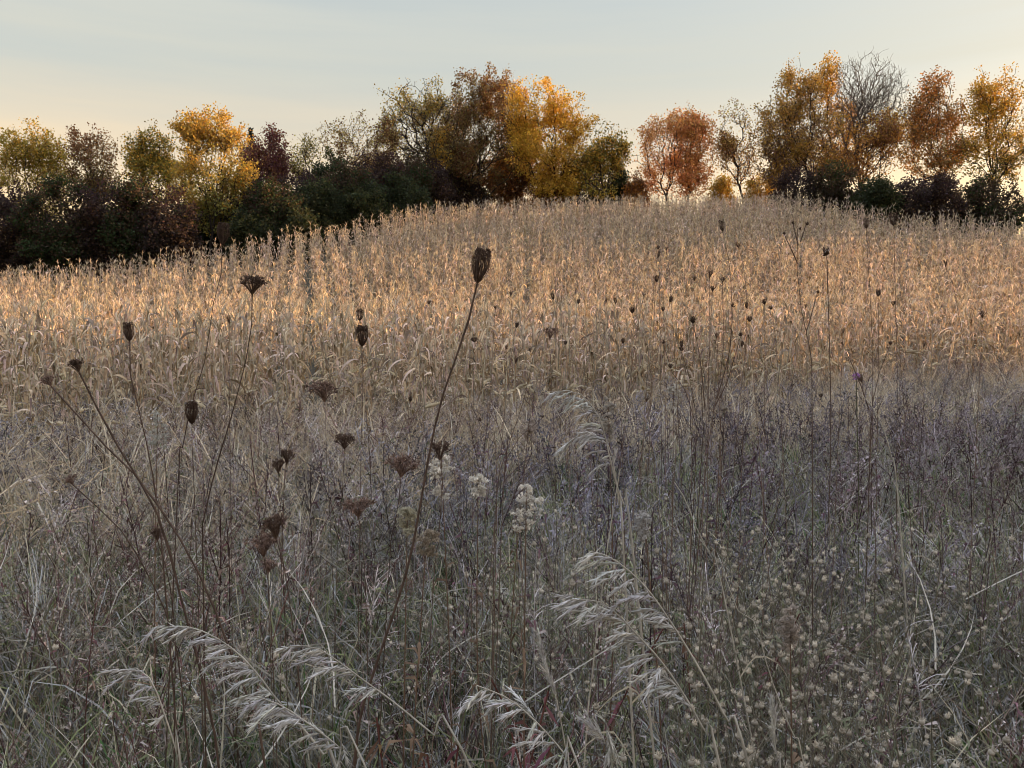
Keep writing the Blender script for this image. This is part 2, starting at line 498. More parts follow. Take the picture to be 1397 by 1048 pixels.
def build_trees():
    T = make_tree
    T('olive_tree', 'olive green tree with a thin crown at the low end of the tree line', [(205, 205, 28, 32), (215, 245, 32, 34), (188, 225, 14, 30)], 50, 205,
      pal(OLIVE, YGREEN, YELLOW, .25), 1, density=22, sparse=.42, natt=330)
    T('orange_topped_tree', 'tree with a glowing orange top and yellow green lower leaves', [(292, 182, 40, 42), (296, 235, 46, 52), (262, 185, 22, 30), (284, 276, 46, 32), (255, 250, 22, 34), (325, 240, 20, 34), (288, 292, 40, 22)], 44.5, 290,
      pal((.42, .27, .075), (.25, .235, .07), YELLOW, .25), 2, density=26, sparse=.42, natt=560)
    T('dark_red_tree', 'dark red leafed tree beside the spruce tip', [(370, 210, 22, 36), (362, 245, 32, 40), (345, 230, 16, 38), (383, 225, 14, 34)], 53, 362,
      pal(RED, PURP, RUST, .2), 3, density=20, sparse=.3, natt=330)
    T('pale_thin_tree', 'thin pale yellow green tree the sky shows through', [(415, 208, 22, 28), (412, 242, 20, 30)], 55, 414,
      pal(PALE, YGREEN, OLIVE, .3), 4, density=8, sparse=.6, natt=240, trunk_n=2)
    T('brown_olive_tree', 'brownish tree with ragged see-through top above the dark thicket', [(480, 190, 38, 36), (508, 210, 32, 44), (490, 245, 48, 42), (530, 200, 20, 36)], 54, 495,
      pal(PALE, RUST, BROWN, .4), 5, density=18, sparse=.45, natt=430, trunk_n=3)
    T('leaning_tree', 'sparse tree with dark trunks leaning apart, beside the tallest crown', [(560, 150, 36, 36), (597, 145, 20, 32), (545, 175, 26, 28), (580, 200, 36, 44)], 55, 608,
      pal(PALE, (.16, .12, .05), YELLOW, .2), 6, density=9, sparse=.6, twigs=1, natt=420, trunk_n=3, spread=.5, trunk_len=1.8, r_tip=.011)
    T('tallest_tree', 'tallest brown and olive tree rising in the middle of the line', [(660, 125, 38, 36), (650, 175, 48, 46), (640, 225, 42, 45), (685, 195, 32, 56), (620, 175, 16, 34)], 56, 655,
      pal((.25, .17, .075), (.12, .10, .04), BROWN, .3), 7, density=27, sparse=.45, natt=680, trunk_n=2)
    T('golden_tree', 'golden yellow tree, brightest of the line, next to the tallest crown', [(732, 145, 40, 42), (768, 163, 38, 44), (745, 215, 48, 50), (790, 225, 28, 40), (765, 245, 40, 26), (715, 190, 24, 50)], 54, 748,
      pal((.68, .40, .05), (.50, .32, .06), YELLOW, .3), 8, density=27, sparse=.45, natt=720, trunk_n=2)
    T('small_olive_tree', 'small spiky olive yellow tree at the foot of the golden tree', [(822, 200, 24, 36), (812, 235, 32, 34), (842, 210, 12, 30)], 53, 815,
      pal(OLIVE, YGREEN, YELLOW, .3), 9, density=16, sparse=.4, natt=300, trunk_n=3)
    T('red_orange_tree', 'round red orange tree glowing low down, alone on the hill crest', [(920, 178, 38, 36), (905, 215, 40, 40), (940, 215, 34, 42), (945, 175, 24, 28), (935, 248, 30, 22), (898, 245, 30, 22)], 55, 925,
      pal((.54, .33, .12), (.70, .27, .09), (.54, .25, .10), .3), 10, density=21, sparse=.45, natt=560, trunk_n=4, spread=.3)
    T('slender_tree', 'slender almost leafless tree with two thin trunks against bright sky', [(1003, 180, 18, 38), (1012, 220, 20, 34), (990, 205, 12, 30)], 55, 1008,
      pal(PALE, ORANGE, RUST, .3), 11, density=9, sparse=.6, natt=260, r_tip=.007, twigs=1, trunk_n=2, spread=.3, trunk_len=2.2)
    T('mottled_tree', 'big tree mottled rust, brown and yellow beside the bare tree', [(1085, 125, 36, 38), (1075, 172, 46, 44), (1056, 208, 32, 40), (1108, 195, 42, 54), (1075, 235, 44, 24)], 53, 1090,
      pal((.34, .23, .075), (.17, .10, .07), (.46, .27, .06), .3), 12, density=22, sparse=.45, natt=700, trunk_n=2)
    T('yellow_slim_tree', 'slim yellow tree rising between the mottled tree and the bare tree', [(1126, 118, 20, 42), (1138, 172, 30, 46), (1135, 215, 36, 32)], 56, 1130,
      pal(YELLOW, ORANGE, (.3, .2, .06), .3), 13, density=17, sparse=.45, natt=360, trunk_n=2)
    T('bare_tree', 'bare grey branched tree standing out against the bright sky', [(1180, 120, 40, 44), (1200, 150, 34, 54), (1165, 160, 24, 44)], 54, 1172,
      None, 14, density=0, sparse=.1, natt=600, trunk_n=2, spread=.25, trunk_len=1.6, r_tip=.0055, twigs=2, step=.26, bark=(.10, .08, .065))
    T('low_orange_tree', 'low orange yellow tree under the bare branches', [(1200, 195, 32, 40), (1172, 228, 40, 26), (1218, 175, 18, 30)], 52, 1195,
      pal((.45, .27, .06), ORANGE, RUST, .3), 15, density=16, sparse=.42, natt=340, trunk_n=3)
    # beyond the strip that the photograph shows the line of trees goes on
    T('brown_tree', 'brown leafed tree past the low end of the line', [(120, 215, 34, 40), (130, 255, 40, 40)], 52, 122, pal(RUST, OLIVE, BROWN, .3), 16, density=15, natt=340)
    T('yellowing_tree', 'yellowing tree nearest the outer end of the tree line', [(45, 215, 40, 46), (40, 265, 44, 40)], 50, 45, pal(YELLOW, OLIVE, YGREEN, .4), 17, density=16, natt=420)
    T('rusty_tree', 'rusty tree on the far side of the bare tree', [(1275, 150, 36, 44), (1270, 200, 42, 46)], 54, 1272, pal((.28, .16, .07), (.3, .19, .07), ORANGE, .2), 18, density=15, natt=460)
    T('ochre_tree', 'ochre tree at the high outer end of the tree line', [(1360, 140, 40, 48), (1352, 200, 46, 46)], 53, 1352, pal((.42, .25, .05), OLIVE, YELLOW, .3), 19, density=15, natt=480)
    T('russet_tree', 'russet brown tree filling the gap between the tallest and the golden crowns', [(700, 165, 26, 50), (705, 220, 36, 44)], 58, 702,
      pal((.30, .18, .07), (.16, .10, .05), ORANGE, .2), 20, density=18, sparse=.35, natt=420, trunk_n=2)
    T('brown_leafed_tree', 'small brown leafed tree between the leaning trunks and the tallest crown', [(615, 205, 28, 40), (625, 170, 18, 34)], 58.5, 618,
      pal((.22, .15, .06), (.12, .09, .045), RUST, .2), 21, density=16, sparse=.4, natt=300, trunk_n=2)
    # spruce tip behind the dark red tree
    rs = np.random.default_rng(30); d = 56; bx = (350 - 698.5) / F * d; bz = gz(bx, d); topz = at(350, 176, d)[2]; H = topz - bz
    r = thing('spruce', 'dark spruce whose pointed tip shows above the red tree', 'tree', (bx, d, bz))
    g = Geo(); tube(g, [(0, 0, 0), (0, 0, H * .5), (0, 0, H)], [.13, .07, .01], np.array([.05, .04, .03]), 6); part('trunk', g, M_BARK, r)
    g = Geo()
    P = []
    for k in range(170):
        f = rs.random() ** .8; z = H * (.12 + .88 * f); L = (1 - f) * 1.5 + .12; a = rs.uniform(0, 6.28)
        s = np.sort(rs.random(26))[:, None]
        P.append(np.array([math.cos(a), math.sin(a), -.25]) * L * s + [0, 0, z] + rs.normal(0, .05, (26, 3)))
    P = np.concatenate(P); cards(g, P, rs.uniform(.1, .2, len(P)), np.array([.03, .04, .028]) * rs.uniform(.6, 1.4, (len(P), 1)), rs, .4)
    part('crown', g, M_LEAF, r)
    # dark thicket
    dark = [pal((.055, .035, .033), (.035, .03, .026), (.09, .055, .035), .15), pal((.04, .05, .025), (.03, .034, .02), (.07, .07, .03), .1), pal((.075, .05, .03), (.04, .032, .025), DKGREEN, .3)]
    spec = [  # px, top py, half width px, depth, palette
        (10, 265, 48, 43, 0), (85, 262, 46, 42, 2), (150, 258, 42, 42.5, 0), (190, 262, 36, 42, 2), (232, 275, 32, 41.5, 0), (262, 290, 30, 47, 1),
        (300, 288, 32, 47.5, 1), (338, 252, 30, 46, 0), (372, 262, 34, 44, 2), (408, 252, 32, 47, 0), (450, 222, 24, 50, 1), (435, 262, 34, 46, 1),
        (475, 238, 36, 48, 2), (515, 225, 36, 50, 0), (552, 222, 34, 52, 2), (590, 240, 26, 53, 0), (545, 255, 34, 49, 1), (500, 265, 30, 47, 1),
        (350, 300, 34, 43.5, 1), (390, 292, 32, 43, 1), (605, 225, 30, 57, 0), (800, 228, 34, 57, 2), (570, 215, 34, 57, 2)]
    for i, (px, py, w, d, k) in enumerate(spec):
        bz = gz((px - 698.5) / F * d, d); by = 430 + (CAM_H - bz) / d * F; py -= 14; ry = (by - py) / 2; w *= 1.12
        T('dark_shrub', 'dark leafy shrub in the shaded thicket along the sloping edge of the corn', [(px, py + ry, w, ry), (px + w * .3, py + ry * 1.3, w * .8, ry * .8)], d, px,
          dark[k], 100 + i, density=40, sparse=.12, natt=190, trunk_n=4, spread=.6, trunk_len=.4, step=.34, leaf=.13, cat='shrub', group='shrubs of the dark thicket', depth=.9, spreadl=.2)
    spec = [(1085, 232, 28, 50, 0, 'purple brown shrub at the foot of the mottled tree'), (1135, 226, 36, 49, 2, 'largest dark shrub on the crest, under the slim yellow tree'),
            (1196, 246, 28, 47, 1, 'low green black shrub under the bare tree'), (1262, 240, 46, 47, 0, 'wide brown shrub under the rusty tree'), (1345, 245, 46, 47, 2, 'wide brown shrub under the ochre tree'),
            (845, 225, 12, 56, 1, 'small dark green bush between the olive tree and the red tree'), (868, 238, 14, 55, 2, 'small reddish brown bush at the foot of the red orange tree'),
            (690, 205, 44, 58, 2, 'brown shrub in front of the tallest trunk'), (752, 222, 44, 57.5, 2, 'low brown shrub under the golden tree'), (635, 215, 34, 57, 0, 'dark purple shrub beside the leaning trunks'),
            (984, 244, 16, 57, 2, 'tiny yellowish bush beside the slender trunks'), (1036, 240, 20, 58, 2, 'small yellowish bush between the slender trunks and the mottled tree')]
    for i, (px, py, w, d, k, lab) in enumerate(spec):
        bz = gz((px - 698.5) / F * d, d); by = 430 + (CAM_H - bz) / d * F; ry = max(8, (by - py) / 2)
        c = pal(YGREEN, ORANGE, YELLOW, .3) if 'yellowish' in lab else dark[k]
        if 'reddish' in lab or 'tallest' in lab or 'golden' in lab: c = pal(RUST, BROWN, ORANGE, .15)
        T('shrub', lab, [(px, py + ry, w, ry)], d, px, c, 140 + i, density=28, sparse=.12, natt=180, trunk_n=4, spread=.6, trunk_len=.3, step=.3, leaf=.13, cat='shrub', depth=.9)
    # the wood beside the meadow, whose long shadow lies over the weeds
    src = [bpy.data.objects[n] for n in ('golden_tree', 'tallest_tree', 'orange_topped_tree', 'mottled_tree', 'brown_tree', 'yellowing_tree')]
    rs = np.random.default_rng(77); k = 0
    for y in np.arange(-14.4, 21.5, 2.6):
        for x in (27, 31.5, 36):
            xx, yy = x + rs.normal(0, .7) + .12 * max(0, y), y + rs.normal(0, .5)
            dup(src[k % 6], (xx, yy, gz(xx, yy)), rs.uniform(0, 6.28), rs.uniform(.85, 1.1), 'tree of the wood beside the meadow that shades the weeds', 'trees of the wood beside the meadow'); k += 1
    for x, y in ((46, 46), (52, 50), (40, 53), (38, 47.5), (42, 50), (45, 56), (48, 53), (40, 44.5), (46, 42.5), (51, 46)):
        dup(src[k % 6], (x, y, gz(x, y)), rs.uniform(0, 6.28), rs.uniform(.75, .95), 'tree of the wood beside the meadow that shades the weeds', 'trees of the wood beside the meadow'); k += 1


build_trees()


# ------------------------------------------------------------------ wild carrot seed heads
DARK = np.array([.075, .048, .035]); MIDB = np.array([.17, .11, .085]); STEMC = np.array([.095, .063, .047])


def head_geo(rs, W, H, kind, detail=1.0):
    """bird's-nest seed head: foot at the origin, axis +Z"""
    g, br = Geo(), Geo()
    col = {'closed': DARK, 'fan': DARK * 1.3, 'fluffy': MIDB}[kind]
    n = int({'closed': 88, 'fan': 56, 'fluffy': 48}[kind] * max(detail, .5)); s = np.linspace(0, 1, 6)
    for k in range(n):
        a = rs.uniform(0, 6.28); u = math.sqrt(rs.uniform(.02, 1))
        L = H * (rs.uniform(.74, 1.08) if kind == 'closed' else rs.uniform(.6, 1.08)); W_ = W; W = W * (1 if kind == 'closed' else rs.uniform(.75, 1.2))
        if kind == 'closed':
            prof = np.array([0, .42, .74, .95, 1.0, .86]) * u; z = np.array([0, .16, .38, .6, .8, .97]) * L
        elif kind == 'fan':
            prof = np.array([0, .22, .45, .68, .86, 1.0]) * u; z = np.array([0, .25, .5, .7, .86, .97]) * L * (1 - .12 * u)
        else:
            prof = np.array([0, .25, .5, .78, 1.0, 1.12]) * u; z = np.array([0, .28, .52, .7, .8, .82]) * L * (1 - .3 * u * rs.random())
        a2 = a + rs.normal(0, .25) * s
        P = np.stack([prof * np.cos(a2) * W / 2, prof * np.sin(a2) * W / 2, z], 1)
        c = col * rs.uniform(.6, 1.5)
        tube(g, P, (.016 if detail > .5 else .034) * W * np.array([1.5, 1, .8, .7, .65, .6]), c, 3)
        for q in range(int(7 * detail)):
            u = rs.uniform(.35, 1); b0 = np.array([np.interp(u, s, P[:, j]) for j in range(3)])
            dd = unit(unit(b0 * [1, 1, .15] + 1e-6) * .8 + rs.normal(0, .5, 3) + [0, 0, .5]); ribbon(g, [b0, b0 + dd * W * rs.uniform(.06, .16)], [W * .014, W * .006], unit(rs.normal(size=3)), c * 1.3)
        W = W_; e = P[-1]; m = max(3, int(7 * detail))
        out = unit(np.array([P[-1][0], P[-1][1], H * .35]) + 1e-6)
        if kind == 'closed': out = unit(np.array([-P[-1][0] * .8, -P[-1][1] * .8, H * .5]))
        for q in range(m):
            dd = unit(out + rs.normal(0, .65, 3)); L2 = W * rs.uniform(.08, .17) * (1.5 if kind != 'closed' else 1)
            spindle(g, e, e + dd * L2, W * .02, c * rs.uniform(.7, 1.3), 3)
    for k in range(8):
        a = k * .785 + rs.uniform(-.2, .2); P = [np.zeros(3)] + [np.array([math.cos(a) * t * W * .3, math.sin(a) * t * W * .3, -H * .14 * t * t * rs.uniform(.3, 1.2)]) for t in (.5, 1)]
        ribbon(br, P, [W * .025, W * .018, W * .006], [-math.sin(a), math.cos(a), 0], col * 1.2)
    return g, br


def rot_to(V, d):
    d = unit(d); z = np.array([0, 0, 1.]); v = np.cross(z, d); c = d @ z
    K = np.array([[0, -v[2], v[1]], [v[2], 0, -v[0]], [-v[1], v[0], 0]])
    R = np.eye(3) + K + K @ K / (1 + c + 1e-9)
    return V @ R.T


def stem_world(pix, d, dx=None, rs=None, dy=0.):
    """pixel path (top first) at depth d carried on down to the ground"""
    P = [at(x, y, d) for x, y in pix]
    l = P[-1]; prev = P[-2] if len(P) > 1 else l + [0, 0, .3]
    slope = (l[0] - prev[0]) / max(.02, prev[2] - l[2])
    hgt = l[2] - gz(l[0], d)
    x = l[0] + np.clip(slope, -.7, .7) * max(hgt, 0) * .55 if dx is None else l[0] + dx
    if hgt > .05: P.append(np.array([x, d + dy, gz(x, d) - .02]))
    return np.array(P)


def carrot(name, label, px, py, w, h, kind, stem, d, seed, group=None, r=.0016, detail=1., forks=()):
    rs = np.random.default_rng(seed)
    foot = (px, py + h * .45)
    P = stem_world([foot] + list(stem), d)
    base = P[-1].copy(); root = thing(name, label, 'seed head', base, group)
    S = spline(P, 26 if detail > .5 else 12)
    g = Geo(); t = np.linspace(0, 1, len(S)); nodes = 1 + .25 * (np.sin(t * 23 + seed) > .93)
    tube(g, S, r * (.6 + .75 * t) * nodes, STEMC * rs.uniform(.6, 1.0) * (1 if detail > .5 else 1.7), 6 if detail > .5 else 4)
    for f, a, L in forks:
        i = int(f * (len(S) - 1)); q = S[i]; dn = unit(np.array([math.cos(a), rs.normal(0, .3), math.sin(a)]))
        tube(g, spline([q, q + dn * L * .5 + [0, 0, -.01], q + dn * L + [0, 0, L * .15]], 7), r * np.linspace(.8, .35, 7), STEMC * 1.1, 4)
    if detail > .5:          # shrivelled leaf scraps at the joints
        for f in (.35, .6, .8):
            q = S[int(f * (len(S) - 1))]
            for k in range(4):
                dd = unit(rs.normal(size=3) + [0, 0, -.8]); ribbon(g, [q, q + dd * .02, q + dd * .035 + [0, 0, -.012]], [.0015, .001, .0004], unit(rs.normal(size=3)), STEMC * 1.5)
    part('stem', g, M_STEM, root, base)
    W, H = w / F * d, h / F * d
    hg, br = head_geo(rs, W, H, kind, detail)
    dirn = unit(S[0] - S[2]) * .75 + np.array([0, 0, .45]) + (rs.normal(0, .22, 3) if detail < .5 else 0)
    out = Geo()
    for q in (hg,): V, Q, C = q.arr(); out.add(rot_to(V, dirn) + S[0] - base, Q, C)
    ho = part('seed_head', out, M_HEAD, root)
    V, Q, C = br.arr(); bo = Geo(); bo.add(rot_to(V, dirn) + S[0] - base, Q, C); part('bracts', bo, M_HEAD, ho)
    return root


def build_carrots():
    C = carrot; N = 'wild_carrot'
    C(N, 'tallest dark closed seed head on a long bent stem, standing out against the corn', 651, 367, 28, 44, 'closed', [(646, 410), (632, 462), (610, 520), (591, 592), (573, 690), (557, 772), (525, 872), (500, 950), (484, 1035)], 1.45, 1, r=.0027, forks=((.62, 2.0, .05),))
    C(N, 'brown closed seed head whose top touches the dark thicket', 303, 322, 17, 27, 'closed', [(303, 350), (301, 378), (290, 420), (280, 490), (262, 550), (248, 615), (243, 660)], 2.0, 2, r=.0014)
    C(N, 'wide fan shaped dark seed head over the pale corn, on a stem that bends twice', 344, 391, 30, 25, 'fan', [(345, 425), (338, 480), (318, 560), (300, 620), (284, 680), (277, 722), (277, 776)], 1.7, 3, r=.0017)
    C(N, 'dark closed seed head with a smaller one just above it, over the corn', 494, 461, 18, 27, 'closed', [(494, 500), (495, 560), (492, 640)], 2.3, 4, r=.001)
    C(N, 'small dark seed head right above the dark closed one over the corn', 491, 431, 12, 15, 'closed', [(493, 470), (499, 560), (505, 640)], 3.2, 5, r=.001, detail=.6)
    C(N, 'dark round seed head over the first corn leaves, on a short visible stem', 262, 566, 19, 29, 'closed', [(261, 590), (263, 625), (266, 700)], 1.9, 6, r=.0012)
    C(N, 'dark seed head on the long stem that leans out of the meadow edge', 177, 455, 15, 24, 'closed', [(176, 500), (186, 545), (199, 600), (207, 640), (213, 682), (222, 760)], 1.5, 7, r=.0016)
    C(N, 'pale brown feathery seed head low over the weeds at the corn edge', 443, 535, 34, 30, 'fluffy', [(444, 570), (446, 640), (450, 700)], 2.2, 8, r=.0009)
    C(N, 'small brown tufted seed head alone above the grey weeds', 470, 604, 23, 20, 'fan', [(469, 640), (464, 700), (460, 760)], 2.4, 9, r=.001)
    C(N, 'upper one of two brown seed heads that touch', 391, 625, 17, 20, 'fan', [(388, 660), (386, 720), (384, 780)], 2.1, 10, r=.001)
    C(N, 'lower one of two brown seed heads that touch', 380, 638, 17, 20, 'fan', [(380, 668), (384, 705), (386, 760)], 2.05, 11, r=.001)
    C(N, 'reddish brown feathery seed head beside the tall bent stem', 547, 636, 36, 34, 'fluffy', [(546, 670), (538, 720), (530, 790)], 1.8, 12, r=.0012)
    C(N, 'dark brown open seed head above white fluffy goldenrod', 600, 617, 24, 24, 'fan', [(604, 640), (602, 680), (598, 740), (590, 820)], 1.9, 13, r=.0012)
    C(N, 'grey brown feathery seed head above bent straw blades', 489, 693, 36, 28, 'fluffy', [(494, 730), (498, 790), (500, 850)], 1.8, 14, r=.0013)
    C(N, 'largest dark feathery seed head, uppermost of a cluster of three', 377, 722, 34, 30, 'fan', [(385, 760), (392, 800), (400, 860), (408, 930)], 1.5, 15, r=.0014)
    C(N, 'feathery brown seed head leaning out under the largest one', 360, 745, 34, 34, 'fluffy', [(364, 775), (368, 830), (372, 900)], 1.55, 16, r=.0012)
    C(N, 'faded reddish seed head, lowest of a cluster of three', 366, 773, 20, 22, 'fluffy', [(366, 810), (368, 860)], 1.7, 17, r=.001)
    C(N, 'pale brown feathery seed head above the corn, near the field middle', 750, 455, 20, 18, 'fluffy', [(751, 490), (753, 540), (756, 600)], 3.2, 18, r=.001, detail=.7)
    C(N, 'dark seed head high over the grey crest corn on a thin stem', 986, 309, 10, 15, 'closed', [(990, 335), (996, 370), (998, 410), (996, 470), (990, 540)], 4.2, 19, r=.0016, detail=.6)
    C(N, 'dark round seed head near the low green black shrub', 1182, 306, 9, 13, 'closed', [(1183, 340), (1188, 420), (1190, 520)], 4.3, 20, r=.0014, detail=.6)
    C(N, 'dark seed head beside the rusty tree base, over the corn crest', 1219, 301, 12, 16, 'closed', [(1220, 340), (1222, 430), (1224, 540)], 3.9, 21, r=.0014, detail=.6)
    # brown stems rising out of the grass beside the pale panicles; their heads are beyond the strip of the photograph
    C('wild_carrot', 'thick dark brown stem arching out of the grass, outermost of three', 108, 500, 17, 18, 'fan', [(150, 590), (180, 640), (200, 672), (223, 722), (240, 790), (256, 850), (276, 925), (292, 1000), (300, 1060)], 1.25, 22, r=.0022)
    C('wild_carrot', 'brown stem crossing over the thick arching one', 70, 520, 17, 16, 'fluffy', [(150, 615), (186, 650), (235, 718), (275, 790), (300, 850), (318, 900), (345, 970), (362, 1050)], 1.3, 23, r=.002)
    C('wild_carrot', 'short dark stem leaning low under the arching stems', 100, 655, 15, 15, 'fluffy', [(160, 718), (182, 748), (205, 790), (226, 835), (240, 890), (250, 960)], 1.4, 24, r=.0015)
    C('wild_carrot', 'reddish stem beside the pale grass panicles', 215, 730, 16, 18, 'fan', [(228, 780), (236, 830), (240, 900), (238, 980)], 1.5, 25, r=.0013)
    # small far ones over the corn and the weeds
    pts = [(897, 348, 9, 12), (1008, 335, 8, 9), (895, 381, 8, 11), (968, 375, 10, 11), (986, 382, 9, 10), (972, 394, 9, 9), (947, 380, 6, 10), (909, 340, 6, 6), (914, 409, 7, 11), (1198, 400, 8, 13), (1043, 412, 8, 8), (1022, 436, 8, 9), (945, 437, 10, 11), (1019, 417, 6, 9), (1219, 414, 8, 8), (978, 458, 8, 12), (905, 422, 8, 6),
           (724, 478, 7, 9), (703, 491, 8, 14), (697, 402, 8, 10), (755, 405, 7, 10), (827, 410, 6, 10), (840, 411, 5, 9), (863, 424, 9, 9), (704, 444, 7, 10), (647, 464, 11, 8), (676, 420, 7, 6), (882, 545, 10, 9), (1176, 517, 12, 11), (585, 413, 8, 7), (313, 436, 8, 14), (1099, 418, 6, 6), (1053, 420, 7, 6), (898, 338, 6, 5), (771, 468, 6, 8), (789, 412, 6, 8), (930, 470, 7, 11), (1012, 470, 6, 9), (878, 402, 6, 7),
           (850, 466, 6, 9), (1150, 452, 6, 8), (690, 475, 6, 10), (915, 500, 6, 7), (1120, 540, 6, 7), (640, 520, 6, 7), (560, 545, 6, 7), (1290, 360, 9, 12), (1340, 430, 9, 12), (1260, 470, 8, 11)]
    rs = np.random.default_rng(9)
    for k, (x, y, w, h) in enumerate(pts):
        d = np.clip(.042 * F / w, 4.2, 7.2)
        hgt = at(x, y, d)[2] - gz(at(x, y, d)[0], d)
        if hgt > 1.35:     # a taller plant stands nearer
            for dd in np.arange(d, 2.6, -.1):
                if at(x, y, dd)[2] - gz(at(x, y, dd)[0], dd) < 1.45: break
            d = dd
        if y < 430: d = min(d, 5.5)
        dx = rs.normal(0, 24)
        C(N, 'small dark seed head on a thin stem far out over the weeds and corn', x, y, w * rs.uniform(.7, 1.0), h * rs.uniform(.7, 1.0), 'closed' if rs.random() < .5 else 'fan', [(x + dx * .15, y + 40), (x + dx * .5, y + 100)], d, 200 + k, 'small far dark seed heads over the weeds', r=.0009, detail=.35)


build_carrots()


# ------------------------------------------------------------------ pale grass panicles
def panicle(label, pix, d, plume, seed, size=1., dense=1., up=False, name='plume_grass', dy=0.):
    """arching grass: pixel path tip first; the first `plume` share of it carries the hanging side branches"""
    rs = np.random.default_rng(seed)
    P = stem_world(pix, d, dy=dy); base = P[-1].copy()
    root = thing(name, label, 'grass', base)
    S = spline(P, 60); L = np.r_[0, np.cumsum(np.linalg.norm(np.diff(S, axis=0), axis=1))]
    vis = np.linalg.norm(np.diff(np.array([at(x, y, d) for x, y in pix]), axis=0), axis=1).sum()
    g = Geo(); t = L / L[-1]
    tube(g, S, (.0007 + .0016 * np.minimum(1, L / .5)) * size ** .5, np.array([.40, .36, .30]) * rs.uniform(.9, 1.1), 5)
    # one or two dry blades on the stem
    for k in range(2):
        i = np.searchsorted(L, L[-1] * rs.uniform(.45, .75)); q = S[min(i, 58)]; a = rs.choice([-1, 1]) * rs.uniform(.3, 1)
        B = [q, q + [a * .05, rs.normal(0, .02), .06], q + [a * .12, rs.normal(0, .04), .05], q + [a * .19, rs.normal(0, .05), -.02 - rs.random() * .05]]
        ribbon(g, spline(B, 9), np.linspace(.005, .001, 9), [0, .5, .85], np.array([.36, .31, .22]))
    part('stem', g, M_GRASS, root, base)
    pg = Geo(); plen = vis * plume; nb = int(plen / (.0072 * size) * dense)
    for k in range(nb):
        s = max(.002, (k + rs.uniform(-1., 1.)) / nb * plen + .004)
        q = np.array([np.interp(s, L, S[:, j]) for j in range(3)])
        q2 = np.array([np.interp(s + .01, L, S[:, j]) for j in range(3)]); T = unit(q - q2)
        f = s / plen
        bl = (.020 + .030 * math.sin(min(1, f * 1.15) * 2.5)) * size * rs.uniform(.5, 1.25)
        if up: o = unit(T * 1.3 + rs.normal(0, .22, 3))
        else: o = unit(T * .75 + np.array([-.55, 0, -.35]) * rs.uniform(.5, 1.15) + rs.normal(0, .3, 3) * [1, 1.6, 1])
        droop = np.array([0, 0, -1.]) * (0 if up else rs.uniform(.15, .6))
        tt = np.linspace(0, 1, 6)[:, None]
        B = q + o * bl * tt + droop * bl * tt ** 2
        c = np.array([.58, .55, .50]) * rs.uniform(.72, 1.15) * np.array([1, rs.uniform(.96, 1.02), rs.uniform(.92, 1.06)])
        tube(pg, B, .00035 * size, c * .8, 3)
        m = int(17 * dense * (bl / (.05 * size)) + 5)
        for _ in range(m):
            u = rs.uniform(.15, 1.0); e = np.array([np.interp(u, tt[:, 0], B[:, j]) for j in range(3)])
            dd = unit(unit(B[-1] - B[-3]) + rs.normal(0, .25, 3))
            sl = .0105 * size * rs.uniform(.7, 1.3)
            spindle(pg, e - dd * sl * .3, e + dd * sl, .00112 * size * rs.uniform(.8, 1.3), c * rs.uniform(.8, 1.15), 4)
            if rs.random() < .9: ribbon(pg, [e + dd * sl * .7, e + dd * sl * 1.9 + rs.normal(0, .0016, 3)], [.00045, .00015], unit(rs.normal(size=3)), c * 1.05)
    part('panicle', pg, M_PLUME, root, base)
    return root


